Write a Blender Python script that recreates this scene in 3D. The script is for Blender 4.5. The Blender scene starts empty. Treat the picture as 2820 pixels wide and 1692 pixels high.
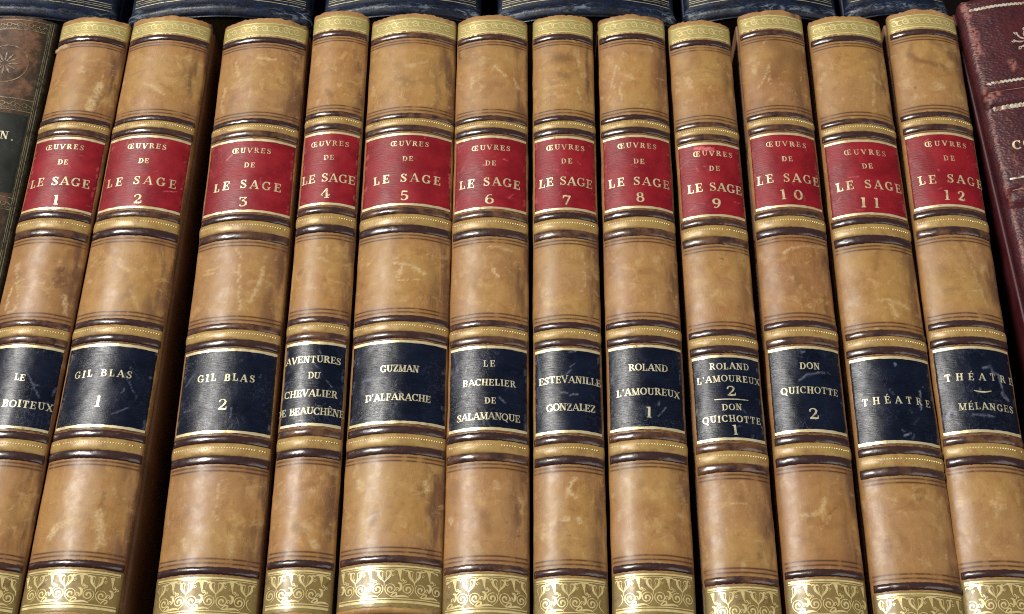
import bpy, bmesh, math, random
import numpy as np

# ------------------------------------------------------------------ camera, light, exposure
SC = bpy.context.scene
COL = SC.collection
H0 = 125.0                                   # height of the tan spines above the table (mm)
cam_d = bpy.data.cameras.new('camera')
cam_d.sensor_width = 36.0
cam_d.lens = 50.95
cam_d.clip_start = 0.01
cam_d.clip_end = 20.0
cam = bpy.data.objects.new('camera', cam_d)
COL.objects.link(cam)
TILT = math.radians(29.644)
cam.location = (0.0, -0.24236, H0 / 1000 + 0.42586)
cam.rotation_euler = (TILT, 0, 0)
SC.camera = cam

world = bpy.data.worlds.new('World')
SC.world = world
world.use_nodes = True
bg = world.node_tree.nodes['Background']
bg.inputs[0].default_value = (0.80, 0.90, 1.0, 1)
bg.inputs[1].default_value = 0.05

def area(name, loc, target, sx, sy, power, col):
    d = bpy.data.lights.new(name, 'AREA')
    d.shape = 'RECTANGLE'
    d.size, d.size_y, d.energy, d.color = sx, sy, power, col
    o = bpy.data.objects.new(name, d)
    COL.objects.link(o)
    o.location = loc
    v = np.array(target) - np.array(loc)
    import mathutils
    o.rotation_euler = mathutils.Vector(v).to_track_quat('-Z', 'Y').to_euler()
    return o
area('window_light', (-0.98, 0.66, 1.60), (0, 0, 0.12), 0.48, 0.46, 41, (1.0, 0.965, 0.90))
area('room_light', (1.05, -0.55, 1.20), (0, 0, 0.10), 1.2, 1.0, 7, (1.0, 0.95, 0.88))
SC.view_settings.view_transform = 'Standard'
SC.view_settings.look = 'None'
SC.view_settings.gamma = 1.0
SC.view_settings.use_curve_mapping = False
SC.view_settings.exposure = 0.0
SC.cycles.use_denoising = False
SC.cycles.filter_width = 1.1
VOLUMES = {1: {'w': 24.4, 'x': -162.11, 'y': 0.2, 'slope': 0.021, 'ys': 0.9914},
 2: {'w': 28.71, 'x': -133.06, 'y': 0.69, 'slope': 0.0209, 'ys': 0.9924},
 3: {'w': 30.24, 'x': -93.97, 'y': -1.14, 'slope': -0.002, 'ys': 0.9974},
 4: {'w': 19.38, 'x': -65.46, 'y': 1.61, 'slope': 0.0003, 'ys': 1.003},
 5: {'w': 30.78, 'x': -37.56, 'y': 1.93, 'slope': -0.0006, 'ys': 0.9905},
 6: {'w': 25.04, 'x': -7.7, 'y': -0.01, 'slope': 0.0022, 'ys': 0.9997},
 7: {'w': 21.22, 'x': 18.66, 'y': -0.71, 'slope': 0.0059, 'ys': 1.0069},
 8: {'w': 23.76, 'x': 44.5, 'y': 0.31, 'slope': 0.0098, 'ys': 1.0003},
 9: {'w': 21.55, 'x': 71.02, 'y': -3.39, 'slope': 0.0041, 'ys': 1.0057},
 10: {'w': 23.07, 'x': 97.57, 'y': 0.12, 'slope': 0.0126, 'ys': 1.0187},
 11: {'w': 25.84, 'x': 125.82, 'y': -3.51, 'slope': 0.0134, 'ys': 1.0256},
 12: {'w': 24.5, 'x': 153.86, 'y': 0.1, 'slope': 0.0276, 'ys': 1.0216}}
LETTERING = {1: [('ŒUVRES', -0.82, 14.07, 66.9, 2.5),
     ('DE', -0.09, 3.72, 60.1, 2.4),
     ('LE SAGE', -0.38, 22.07, 51.77, 4.1),
     ('1', 0.23, 2.04, 43.55, 4.6),
     ('LE', 0.86, 3.5, -27.07, 2.7),
     ('LE BOITEUX', 1.9, 22.28, -36.75, 3.0)],
 2: [('ŒUVRES', -0.17, 14.13, 66.71, 2.5),
     ('DE', -0.26, 3.73, 60.09, 2.4),
     ('LE SAGE', -0.42, 25.78, 51.58, 4.1),
     ('2', 0.06, 3.22, 43.37, 4.6),
     ('GIL BLAS', -1.54, 19.62, -26.0, 3.0),
     ('1', -1.15, 2.47, -36.37, 4.6)],
 3: [('ŒUVRES', 0.24, 14.02, 66.19, 2.5),
     ('DE', 0.14, 3.85, 59.81, 2.4),
     ('LE SAGE', -0.23, 24.68, 51.37, 4.1),
     ('3', -0.73, 3.38, 43.94, 4.6),
     ('GIL BLAS', -0.33, 19.16, -25.57, 3.0),
     ('2', -0.31, 3.25, -35.41, 4.6)],
 4: [('ŒUVRES', -0.4, 13.91, 66.19, 2.5),
     ('DE', -0.31, 3.74, 59.99, 2.4),
     ('LE SAGE', -0.19, 19.9, 51.18, 4.1),
     ('4', -0.58, 3.54, 44.46, 4.6),
     ('AVENTURES', -0.59, 19.08, -21.43, 2.9),
     ('DU', 0.35, 4.09, -27.41, 2.7),
     ('CHEVALIER', -0.56, 18.0, -33.92, 2.9),
     ('DE BEAUCHÊNE', -0.54, 23.59, -40.34, 2.9)],
 5: [('ŒUVRES', 0.67, 13.91, 66.71, 2.5),
     ('DE', 0.21, 3.87, 59.87, 2.4),
     ('LE SAGE', 0.05, 24.66, 51.5, 4.1),
     ('5', -0.41, 3.23, 43.8, 4.6),
     ('GUZMAN', 0.45, 12.83, -25.45, 2.9),
     ("D'ALFARACHE", 0.19, 21.86, -36.04, 2.9)],
 6: [('ŒUVRES', -0.01, 13.99, 66.19, 2.5),
     ('DE', -0.07, 3.86, 59.27, 2.4),
     ('LE SAGE', -0.39, 22.53, 51.19, 4.1),
     ('6', -0.37, 3.51, 43.76, 4.6),
     ('LE', 0.21, 3.98, -21.58, 2.7),
     ('BACHELIER', 0.27, 17.77, -28.47, 2.7),
     ('DE', 0.69, 3.79, -35.11, 2.5),
     ('SALAMANQUE', 0.18, 21.27, -40.78, 2.9)],
 7: [('ŒUVRES', 0.29, 13.94, 66.59, 2.5),
     ('DE', 0.6, 4.02, 60.44, 2.4),
     ('LE SAGE', 0.24, 19.82, 51.87, 4.1),
     ('7', 0.38, 3.37, 43.79, 4.6),
     ('ESTEVANILLE', 0.71, 21.35, -26.51, 2.9),
     ('GONZALEZ', 0.84, 16.34, -36.54, 2.9)],
 8: [('ŒUVRES', 0.1, 14.19, 66.75, 2.5),
     ('DE', 0.43, 3.87, 59.64, 2.4),
     ('LE SAGE', 0.4, 22.53, 51.19, 4.1),
     ('8', 0.35, 3.23, 44.29, 4.6),
     ('ROLAND', 0.79, 13.14, -23.27, 2.9),
     ("L'AMOUREUX", 0.59, 21.51, -32.11, 2.9),
     ('1', 0.32, 2.16, -39.59, 4.4)],
 9: [('ŒUVRES', 1.13, 14.37, 66.62, 2.5),
     ('DE', 1.1, 3.9, 60.14, 2.4),
     ('LE SAGE', 1.03, 20.11, 51.95, 4.1),
     ('9', 0.84, 3.24, 45.12, 4.6),
     ('ROLAND', 0.94, 13.26, -19.01, 2.7),
     ("L'AMOUREUX", 0.6, 21.59, -23.58, 2.7),
     ('2', 0.82, 3.69, -28.1, 4.2),
     ('-', 0.76, 11.19, -31.09, 0.6),
     ('DON', 0.65, 6.54, -33.92, 2.6),
     ('QUICHOTTE', 0.63, 19.5, -38.06, 2.7),
     ('1', 1.09, 2.16, -42.14, 3.9)],
 10: [('ŒUVRES', 0.78, 14.67, 66.45, 2.5),
      ('DE', 0.46, 3.89, 59.99, 2.4),
      ('LE SAGE', 0.54, 23.27, 51.86, 4.1),
      ('10', 0.81, 7.89, 44.72, 4.6),
      ('DON', 1.1, 6.69, -22.2, 2.7),
      ('QUICHOTTE', 0.67, 19.34, -30.75, 2.8),
      ('2', 0.84, 3.53, -39.26, 4.4)],
 11: [('ŒUVRES', 0.55, 15.16, 65.97, 2.5),
      ('DE', 0.5, 3.88, 59.95, 2.4),
      ('LE SAGE', 0.84, 24.26, 52.26, 4.1),
      ('11', -0.27, 6.43, 44.69, 4.6),
      ('THÉATRE', 0.5, 23.06, -30.67, 2.9)],
 12: [('ŒUVRES', 1.22, 15.3, 66.47, 2.5),
      ('DE', 1.36, 4.12, 60.04, 2.4),
      ('LE SAGE', 1.75, 24.23, 51.38, 4.1),
      ('12', 1.5, 7.55, 44.46, 4.6),
      ('THÉATRE', 1.47, 23.74, -25.88, 2.9),
      ('~', 1.1, 5.82, -31.22, 0.8),
      ('MÉLANGES', 2.06, 18.65, -36.5, 2.8)]}
WEAR = {1: [([(6.97, 96.26), (6.36, 90.67), (5.06, 84.83)], 3.2, 0.8),
     ([(9.76, 5.43), (10.95, -0.82)], 1.5, 0.7),
     ([(-9.67, 7.88), (-10.25, 0.63)], 0.9, 0.8),
     ([(-8.89, 14.36), (-5.17, -0.35)], 0.35, 0.6),
     ([(-5.66, -0.28), (-8.86, -2.14)], 1.2, 0.7),
     ([(-8.79, 10.16), (-4.9, 11.12)], 0.6, 0.7),
     ([(-1.02, 10.32), (2.14, 8.38), (2.66, 10.9)], 0.6, 0.6),
     ([(6.28, 14.67), (8.02, 9.99)], 3.4, -0.8),
     ([(5.01, 11.64), (6.62, 8.56)], 1.2, -1),
     ([(7.61, 16.59), (6.94, 14.79)], 0.7, -1),
     ([(10.16, 13.83), (13.73, 13.81)], 2.2, -0.5)],
 2: [([(-6.01, 95.74), (-2.25, 94.3), (2.58, 90.44)], 1.0, 0.5),
     ([(-2.46, 18.74), (-2.3, 15.87), (1.46, 13.65)], 0.9, 0.7),
     ([(-6.33, -68.16), (-4.92, -75.71)], 1.6, 0.7),
     ([(-9.27, -83.12), (-7.69, -79.88), (-2.09, -77.94)], 2.4, 0.75),
     ([(5.42, -75.25), (7.39, -84.71)], 2.6, 0.65),
     ([(6.13, -86.19), (5.85, -87.57)], 1.4, 0.6),
     ([(5.59, -68.23), (6.04, -75.2)], 1.2, -0.5),
     ([(2.97, 6.27), (6.85, -1.49)], 0.9, 0.35),
     ([(-13.96, 11.63), (-11.89, 10.71)], 1.0, 0.6)],
 3: [([(-1.48, 108.75), (5.95, 108.45)], 0.9, 0.6),
     ([(0.12, 17.89), (1.96, -0.91)], 0.6, 0.7),
     ([(-12.52, 15.4), (-0.18, 14.9)], 0.4, 0.6),
     ([(-2.98, 9.71), (-2.99, 2.37)], 0.8, 0.6),
     ([(8.6, 17.86), (8.03, 12.77), (5.02, 3.67)], 1.1, 0.65),
     ([(-6.77, 25.13), (-7.2, 21.82)], 0.6, 0.6),
     ([(-1.51, 24.64), (1.03, 20.42)], 0.7, 0.6),
     ([(-11.49, 16.81), (-6.75, 17.56)], 0.8, 0.5),
     ([(2.38, -60.61), (0.92, -65.59), (0.83, -73.95), (2.31, -75.98)], 0.45, 0.6),
     ([(-12.92, 96.56), (-13.43, 92.87)], 1.2, 0.6),
     ([(-14.2, 91.22), (-12.49, 84.87)], 1.2, 0.5),
     ([(-9.66, 108.3), (-8.05, 100.99)], 0.8, 0.5),
     ([(-2.97, 95.33), (-2.7, 90.48)], 1, 0.6),
     ([(-8.11, -81.72), (-6.98, -85.21)], 1.6, 0.7),
     ([(6.87, -81.16), (6.8, -87.25)], 2, 0.4)],
 4: [([(-5.96, 86.95), (-7.27, 81.61)], 0.8, 0.4),
     ([(-2.95, 90.58), (-1.21, 87.74)], 2.3, -0.5),
     ([(0.73, -78.33), (2.38, -83.71)], 1.2, 0.3),
     ([(-11.28, 16.79), (-10.99, 3.59)], 1.0, 0.4),
     ([(0.82, -79.69), (2.15, -80.33)], 3, 0.4),
     ([(-1.82, -78.98), (-1.57, -82.39)], 2.4, -0.35),
     ([(-1.91, 18.45), (1.77, 16.77)], 0.9, 0.4),
     ([(3.76, -85.24), (5.11, -86.19)], 2.4, 0.6)],
 5: [([(-3.56, 15.73), (2.47, 14.99), (7.59, 11.85)], 0.9, 0.8),
     ([(-2.28, 8.96), (5.65, 9.24)], 0.45, 0.8),
     ([(-0.62, 14.08), (-1.32, 9.92)], 1.1, 0.7),
     ([(-11.3, -65.37), (-10.58, -67.62)], 2.6, 0.75),
     ([(-9.24, -71.08), (-8.91, -87.63)], 2.3, 0.6),
     ([(10.32, -65.52), (10.96, -68.28)], 1.7, 0.7),
     ([(9.04, -68.55), (9.65, -70.6)], 2.6, -0.5),
     ([(-5.51, -76.66), (-6.05, -79.39)], 2.8, -0.5),
     ([(-12.09, -59.47), (-13.43, -62.83)], 1.2, 0.5),
     ([(-1.27, 102.62), (5.63, 105.04)], 1.2, 0.35),
     ([(-15.15, 95.92), (-14.54, 91.76)], 1.2, 0.5),
     ([(-4.98, 97.03), (1.31, 94.74)], 3, -0.3)],
 6: [([(1.21, 103.62), (5.13, 99.55)], 1, 0.75),
     ([(-0.74, 23.95), (3.14, 23.9), (8.03, 22.94)], 0.5, 0.8),
     ([(1.06, 15.07), (2.5, 12.16)], 1.1, 0.8),
     ([(-7.54, 98.7), (-7.78, 93.91)], 1, 0.6),
     ([(-3.47, -84.35), (-2.51, -87.76)], 2.6, 0.6),
     ([(10.65, -68.39), (12.14, -70.9), (11.09, -73.19)], 0.9, 0.5),
     ([(8.2, 98.88), (10.21, 94.64)], 0.9, 0.6),
     ([(-13.42, 112.59), (-12.62, 109.32)], 1.1, -1),
     ([(-0.75, -74.22), (0.6, -79.7)], 3, -0.35),
     ([(-12.0, -75.09), (-11.66, -76.54)], 1.5, 0.6),
     ([(2.67, -63.7), (3.08, -65.79)], 1.8, 0.4)],
 7: [([(-2.46, 107.59), (1.73, 107.13)], 5.5, -0.6),
     ([(-1.76, 99.72), (1.62, 98.74)], 4, -0.45),
     ([(-7.33, 93.98), (-3.36, 94.48), (0.95, 94.66)], 0.7, 0.7),
     ([(5.01, 94.38), (6.22, 89.29)], 0.7, 0.6),
     ([(5.65, 112.48), (5.84, 104.25)], 0.9, 0.6),
     ([(1.59, -61.32), (-0.7, -65.26), (1.88, -67.87)], 1.2, 0.75),
     ([(-3.16, -75.08), (-0.57, -74.91)], 1, 0.7),
     ([(2.42, -74.85), (3.19, -75.9)], 1.5, 0.6),
     ([(-8.15, -77.8), (-8.73, -80.42)], 1.8, 0.7),
     ([(-8.11, 8.44), (-6.8, 1.69)], 2.6, 0.5),
     ([(6.19, 22.89), (6.23, 9.67), (4.69, 6.99)], 0.35, 0.5),
     ([(-0.56, -64.7), (-1.12, -67.47)], 1.2, 0.35)],
 8: [([(-6.64, 104.02), (-7.7, 100.37), (-8.99, 94.33)], 0.5, 0.6),
     ([(-5.29, 95.91), (-5.05, 87.59)], 0.6, 0.7),
     ([(-6.33, 103.95), (-5.13, 101.73)], 0.5, 0.5),
     ([(6.64, 113.96), (6.86, 111.02)], 1.5, 0.5),
     ([(-9.17, 87.27), (-8.4, 85.9)], 1, 0.4),
     ([(-7.44, 8.05), (-6.58, 7.73)], 0.8, 0.4),
     ([(2.01, -90.71), (2.88, -91.34)], 1.3, 0.7),
     ([(3.91, 6.7), (4.98, -2.88)], 0.5, 0.3)],
 9: [([(1.04, 22.32), (1.1, 22.16)], 0.75, -1),
     ([(-1.89, -67.08), (0.57, -67.11), (3.7, -67.81)], 0.5, 0.6),
     ([(0.53, -86.57), (0.41, -88.16)], 1.6, 0.6),
     ([(-6.24, 101.28), (-5.23, 97.19)], 2, 0.5),
     ([(5.83, 110.95), (5.68, 108.95)], 1.2, -0.4),
     ([(11.64, 110.88), (12.21, 107.93)], 0.6, 0.5),
     ([(1.92, -57.87), (2.94, -62.03)], 1.2, 0.3),
     ([(11.72, 2.92), (12.04, 1.64)], 1.5, 0.6),
     ([(-12.05, -88.37), (-11.82, -88.9)], 0.9, -1),
     ([(5.95, -83.6), (6.54, -84.87)], 1.6, -0.5)],
 10: [([(-4.0, 21.44), (-1.34, 22.89), (1.89, 23.58), (10.68, 24.98)], 0.8, 0.55),
      ([(-6.02, -73.45), (-2.3, -73.32), (-0.03, -72.42), (1.67, -68.32)], 1.6, 0.55),
      ([(-2.94, 115.38), (4.34, 107.71), (-1.21, 97.71)], 9, -0.5),
      ([(8.03, 110.53), (7.0, 90.96)], 8, -0.5),
      ([(-8.67, 100.99), (-8.16, 99.3)], 2, 0.5),
      ([(-7.44, 92.03), (-4.24, 98.02), (-2.29, 103.56)], 0.5, 0.5),
      ([(-3.09, 93.09), (-3.19, 101.72)], 0.4, 0.5),
      ([(0.76, -74.99), (5.25, -70.68)], 0.5, -0.6),
      ([(-0.9, 14.66), (-0.04, 8.17)], 3, -0.35),
      ([(1.74, 1.03), (3.77, -0.4)], 0.7, 0.5)],
 11: [([(-1.96, 5.99), (2.72, 6.19), (5.59, 5.36), (9.15, 3.44)], 0.8, 0.5),
      ([(2.22, 5.68), (3.54, 1.06)], 1.8, 0.55),
      ([(4.65, 1.63), (3.56, -1.12)], 0.8, 0.6),
      ([(8.36, 101.71), (5.6, 86.61)], 0.6, 0.5),
      ([(1.39, -62.83), (3.98, -60.66), (5.74, -62.16), (3.45, -64.51), (1.51, -62.96)], 1.3, -0.45),
      ([(-8.23, -62.69), (-3.41, -65.06)], 0.4, 0.4),
      ([(0.29, 24.61), (-1.16, 18.11)], 2.5, -0.35),
      ([(-11.76, 1.38), (-10.76, 0.04)], 1.6, 0.6),
      ([(-10.79, 102.46), (-12.14, 100.08)], 1.8, 0.4),
      ([(-7.98, -79.35), (-7.94, -79.48)], 0.8, -1),
      ([(-0.36, 96.78), (-4.06, 78.47)], 5, -0.15)],
 12: [([(-7.5, 107.48), (-4.83, 104.18), (0.01, 102.61), (5.13, 101.15)], 2.8, -0.6),
      ([(1.4, 112.97), (5.27, 111.08), (9.14, 106.6)], 2.6, -0.55),
      ([(-6.44, 111.72), (-7.5, 107.48)], 2, -0.4),
      ([(1.04, 25.99), (7.59, 4.1)], 1.8, -0.35),
      ([(3.6, 16.43), (7.57, 0.92)], 0.8, 0.4),
      ([(-7.74, 88.6), (-8.2, 87.21)], 1, 0.5),
      ([(0.84, 92.69), (2.78, 91.86)], 3, 0.4),
      ([(2.55, 6.65), (6.88, 6.85)], 0.4, 0.4),
      ([(-7.03, 92.38), (-6.9, 92.16)], 0.8, -0.9),
      ([(0.22, 92.68), (0.27, 92.49)], 0.7, -0.9),
      ([(-1.29, -69.34), (1.78, -70.68)], 2.2, 0.5),
      ([(1.41, -65.92), (-0.66, -74.08)], 1.2, 0.35)]}
LABEL_WEAR = {1: [([(1.74, -23.65), (8.12, -33.69)], 0.4, 0.5), ([(-5.73, -21.75), (2.01, -25.18)], 0.5, 0.4)],
 2: [([(3.95, -40.75), (8.79, -37.94)], 0.5, 0.5), ([(8.38, 47.83), (12.67, 48.79)], 0.35, 0.7), ([(5.61, -25.39), (10.85, -33.78)], 0.3, 0.4)],
 3: [([(-11.53, -23.3), (-14.4, -27.25)], 0.7, 0.45), ([(2.76, -36.54), (2.44, -40.28)], 0.4, 0.5), ([(-6.9, 64.79), (-8.64, 62.76)], 0.5, 0.6)],
 4: [([(1.23, -17.85), (3.16, -22.37)], 0.4, 0.5), ([(4.41, -29.12), (6.19, -31.13)], 0.3, 0.6)],
 5: [([(15.99, 55.5), (16.43, 50.15)], 1.0, 1.0),
     ([(-11.84, -29.15), (-4.25, -29.0)], 0.9, 0.6),
     ([(-9.28, -42.99), (-7.67, -46.2)], 1.0, 0.5),
     ([(0.74, -33.9), (1.48, -35.41)], 0.4, 0.8),
     ([(-0.43, -38.46), (-1.61, -42.94)], 0.4, 0.5)],
 6: [([(-3.92, -36.0), (-2.8, -37.57)], 0.5, 0.7),
     ([(3.53, -33.78), (5.6, -35.83)], 0.4, 0.7),
     ([(-11.98, -16.26), (-10.68, -23.57)], 0.8, 0.5),
     ([(-2.59, 58.47), (-1.7, 58.59)], 0.5, 0.8),
     ([(4.39, 61.38), (5.92, 60.71)], 0.4, 0.6)],
 7: [([(-2.42, -31.26), (-0.39, -31.48)], 0.5, 0.8),
     ([(0.68, -32.22), (2.88, -31.68)], 0.6, 0.8),
     ([(0.49, -16.58), (2.86, -15.86)], 0.6, 0.7),
     ([(-10.25, -17.99), (-9.36, -27.38)], 1.0, 0.4)],
 8: [([(3.4, -40.8), (6.08, -37.55)], 0.3, 0.7), ([(-4.83, -45.1), (-2.79, -44.24)], 0.5, 0.8), ([(-11.41, -15.86), (-11.13, -28.3)], 1.0, 0.4)],
 9: [([(-5.03, 69.25), (0.86, 68.26)], 1.6, 0.8), ([(10.63, -39.41), (10.89, -40.23)], 0.4, 0.7)],
 10: [([(-2.83, -27.38), (0.06, -25.23), (5.85, -24.07)], 0.7, 0.6), ([(-1.27, -17.19), (-0.29, -16.9)], 0.5, 0.7)],
 11: [([(8.71, -26.68), (8.17, -33.37)], 0.5, 0.9),
      ([(0.93, -17.77), (1.03, -18.07)], 0.6, 1),
      ([(1.24, -42.92), (3.39, -42.25)], 0.6, 0.8),
      ([(-11.98, -17.79), (-9.91, -24.24)], 2.0, 0.4),
      ([(-6.4, 55.62), (-2.79, 55.5)], 0.4, 0.5)],
 12: [([(2.48, -22.82), (4.82, -21.72), (5.33, -23.32)], 0.8, 0.8),
      ([(5.21, -24.09), (7.48, -24.52), (8.56, -32.52)], 0.7, 0.7),
      ([(7.98, -31.15), (9.65, -33.06)], 1.2, 0.8),
      ([(-11.72, -39.94), (-9.24, -36.08), (-8.22, -38.45)], 1.2, 0.6),
      ([(-3.14, -39.47), (3.57, -39.88)], 0.5, 0.5)]}

# ------------------------------------------------------------------ numpy helpers
def vnoise(x, y, seed=0):
    """smooth value noise in 2-D, 0..1"""
    xi = np.floor(x).astype(np.int64); yi = np.floor(y).astype(np.int64)
    xf = x - xi; yf = y - yi
    u = xf * xf * (3 - 2 * xf); v = yf * yf * (3 - 2 * yf)
    def h(a, b):
        n = (a * 374761393 + b * 668265263 + seed * 974634777) & 0x7fffffff
        n = ((n ^ (n >> 13)) * 1274126177) & 0x7fffffff
        return ((n ^ (n >> 16)) & 0xffff) / 65535.0
    return (h(xi, yi) * (1 - u) + h(xi + 1, yi) * u) * (1 - v) + (h(xi, yi + 1) * (1 - u) + h(xi + 1, yi + 1) * u) * v

def sstep(a, b, x):
    t = np.clip((x - a) / (b - a), 0, 1)
    return t * t * (3 - 2 * t)

class Profile:
    """cross-section of a spine: shallow arc, rounded shoulders, then down into the joint (mm)"""
    def __init__(self, w, arc_deg, r, H, seed, wob=0.10, joint=0.9):
        self.w, self.a, self.r, self.H, self.seed, self.wob, self.joint = w, math.radians(arc_deg), r, H, seed, wob, joint
        self.R = w / 2 / math.sin(self.a)
        self.sa = self.R * self.a
        self.sc = r * (math.pi / 2 - self.a)
        self.xB = w / 2 + r * (1 - math.sin(self.a))
        zA = H - self.R * (1 - math.cos(self.a))
        self.zA = zA
        self.zB = zA - r * math.cos(self.a)
        self.smax = self.sa + self.sc + 6.0
    def P(self, s, y, off=0.0):
        s = np.asarray(s, float); y = np.asarray(y, float)
        s, y = np.broadcast_arrays(s, y)
        t = np.abs(s); sg = np.where(s < 0, -1.0, 1.0)
        p1 = np.minimum(t, self.sa) / self.R
        x = self.R * np.sin(p1); z = self.H - self.R * (1 - np.cos(p1))
        p2 = self.a + np.clip(t - self.sa, 0, self.sc) / self.r
        m = t > self.sa
        x = np.where(m, self.R * math.sin(self.a) + self.r * (np.sin(p2) - math.sin(self.a)), x)
        z = np.where(m, self.zA - self.r * (math.cos(self.a) - np.cos(p2)), z)
        phi = np.where(m, p2, p1)
        d = np.clip(t - self.sa - self.sc, 0, None)
        z = z - d
        x = x - self.joint * sstep(0, 5.0, d)
        o = off + self.wob * ((vnoise(s / 7 + 50, y / 9 + 50, self.seed) - .5) + .35 * (vnoise(s / 2.2 + 90, y / 3 + 90, self.seed + 3) - .5))
        x = x + o * np.sin(phi); z = z + o * np.cos(phi)
        return np.stack([x * sg, y, z], -1)

def new_mesh(name, V, F, mat, parent=None, attrs=None, smooth=True):
    """V in mm, F an (n,4) array or list of faces -> one linked object"""
    me = bpy.data.meshes.new(name)
    V = np.asarray(V, float) * 0.001
    if isinstance(F, np.ndarray):
        me.vertices.add(len(V)); me.vertices.foreach_set('co', V.astype(np.float32).ravel())
        n, k = F.shape
        me.loops.add(n * k); me.polygons.add(n)
        me.loops.foreach_set('vertex_index', F.astype(np.int32).ravel())
        me.polygons.foreach_set('loop_start', np.arange(0, n * k, k, dtype=np.int32))
        me.polygons.foreach_set('loop_total', np.full(n, k, dtype=np.int32))
        me.update(calc_edges=True)
    else:
        me.from_pydata(V.tolist(), [], [list(f) for f in F])
        me.update()
    if smooth:
        me.polygons.foreach_set('use_smooth', np.ones(len(me.polygons), dtype=bool))
    for k, arr in (attrs or {}).items():
        if arr.ndim == 2:
            at = me.attributes.new(k, 'FLOAT_VECTOR', 'POINT'); at.data.foreach_set('vector', arr.astype(np.float32).ravel())
        else:
            at = me.attributes.new(k, 'FLOAT', 'POINT'); at.data.foreach_set('value', arr.astype(np.float32).ravel())
    me.materials.append(mat)
    o = bpy.data.objects.new(name, me)
    COL.objects.link(o)
    if parent is not None:
        o.parent = parent
    return o

def grid_faces(nu, nv):
    i = np.arange(nu - 1)[:, None]; j = np.arange(nv - 1)[None, :]
    a = (i * nv + j).ravel()
    return np.stack([a, a + nv, a + nv + 1, a + 1], -1)

def sheet(name, pr, s0, s1, y0, y1, off, mat, parent, ns=40, ny=30, ragged=0.0, seed=0, lift=0.04, bulge=None, ends=1.2, attrs=True, extra=None):
    """a piece lying on the spine between arc lengths s0..s1 and y0..y1; border sinks into the leather"""
    u = np.linspace(0, 1, ns); v = np.linspace(0, 1, ny)
    u = u + 0 * u
    S, Y = np.meshgrid(s0 + (s1 - s0) * u, y0 + (y1 - y0) * v, indexing='ij')
    U, Vv = np.meshgrid(u, v, indexing='ij')
    if ragged:
        Y = Y + ragged * ((vnoise(S * 1.7, Vv * 0 + 3.3, seed) - .5) * (1 - Vv) * 2 + (vnoise(S * 1.7, Vv * 0 + 8.8, seed + 1) - .5) * Vv * 2)
        S = S + ragged * .8 * (vnoise(Y * 1.5, U * 0 + 1.1, seed + 2) - .5) * np.where(U < .5, 1, -1) * (np.abs(U - .5) > .46)
    if bulge is None:
        O = np.full(S.shape, off)
        O[0, :] = O[-1, :] = -lift; O[:, 0] = O[:, -1] = -lift
    else:
        d = np.minimum(S - s0, s1 - S)
        tap = np.sqrt(np.clip(1 - (1 - np.clip(d / ends, 0, 1)) ** 2, 0, 1))
        q = np.clip(1 - (2 * Vv - 1) ** 2, 0, 1)
        O = bulge * np.power(q, .5) * tap * (1 + .12 * (vnoise(S * .5, Y, seed + 9) - .5)) - .06
    V = pr.P(S, Y, O).reshape(-1, 3)
    at = {}
    if attrs:
        at['sv'] = np.stack([S.ravel() / 10, Y.ravel() / 10, np.full(S.size, pr.seed * 3.7)], -1)
        at['edge'] = sstep(.72, 1.0, np.abs(S.ravel()) / max(abs(s0), abs(s1)))
    if extra is not None:
        at['wear'] = extra(S.ravel(), Y.ravel())
    return new_mesh(name, V, grid_faces(ns, ny), mat, parent, at)

def ribbons(name, pr, strokes, off, mat, parent, step=0.0012):
    """strokes: [(points (s,y) mm, widths mm)] laid on the spine as thin foil"""
    VV, FF, base = [], [], 0
    for k, (pts, wd) in enumerate(strokes):
        p = np.asarray(pts, float)
        if np.isscalar(wd): wd = np.full(len(p), float(wd))
        wd = np.asarray(wd, float)
        t = np.gradient(p, axis=0); L = np.hypot(t[:, 0], t[:, 1]); L[L == 0] = 1
        n = np.stack([-t[:, 1] / L, t[:, 0] / L], -1)
        a = p + n * wd[:, None] / 2; b = p - n * wd[:, None] / 2
        o = off + step * (k % 40)
        Pv = np.concatenate([pr.P(a[:, 0], a[:, 1], o), pr.P(b[:, 0], b[:, 1], o)], 0)
        m = len(p)
        for i in range(m - 1):
            FF.append((base + i, base + m + i, base + m + i + 1, base + i + 1))
        VV.append(Pv); base += 2 * m
    return new_mesh(name, np.concatenate(VV), np.array(FF), mat, parent, None, smooth=False)

def box(name, x0, x1, y0, y1, z0, z1, mat, parent, bev=0.0, seg=2):
    bm = bmesh.new()
    vs = [bm.verts.new((x * .001, y * .001, z * .001)) for x in (x0, x1) for y in (y0, y1) for z in (z0, z1)]
    for f in ((0, 1, 3, 2), (4, 6, 7, 5), (0, 4, 5, 1), (2, 3, 7, 6), (0, 2, 6, 4), (1, 5, 7, 3)):
        bm.faces.new([vs[i] for i in f])
    if bev:
        bmesh.ops.bevel(bm, geom=bm.edges[:], offset=bev * .001, segments=seg, affect='EDGES', profile=.5)
    bmesh.ops.recalc_face_normals(bm, faces=bm.faces[:])
    me = bpy.data.meshes.new(name); bm.to_mesh(me); bm.free()
    me.materials.append(mat)
    o = bpy.data.objects.new(name, me); COL.objects.link(o)
    if parent is not None: o.parent = parent
    return o

def thing(name, label, cat, loc, rotz=0.0, group=None):
    o = bpy.data.objects.new(name, None)
    o.empty_display_size = 0.02
    COL.objects.link(o)
    o.location = [c * .001 for c in loc]; o.rotation_euler = (0, 0, rotz)
    o['label'] = label; o['category'] = cat
    if group: o['group'] = group
    return o

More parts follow.
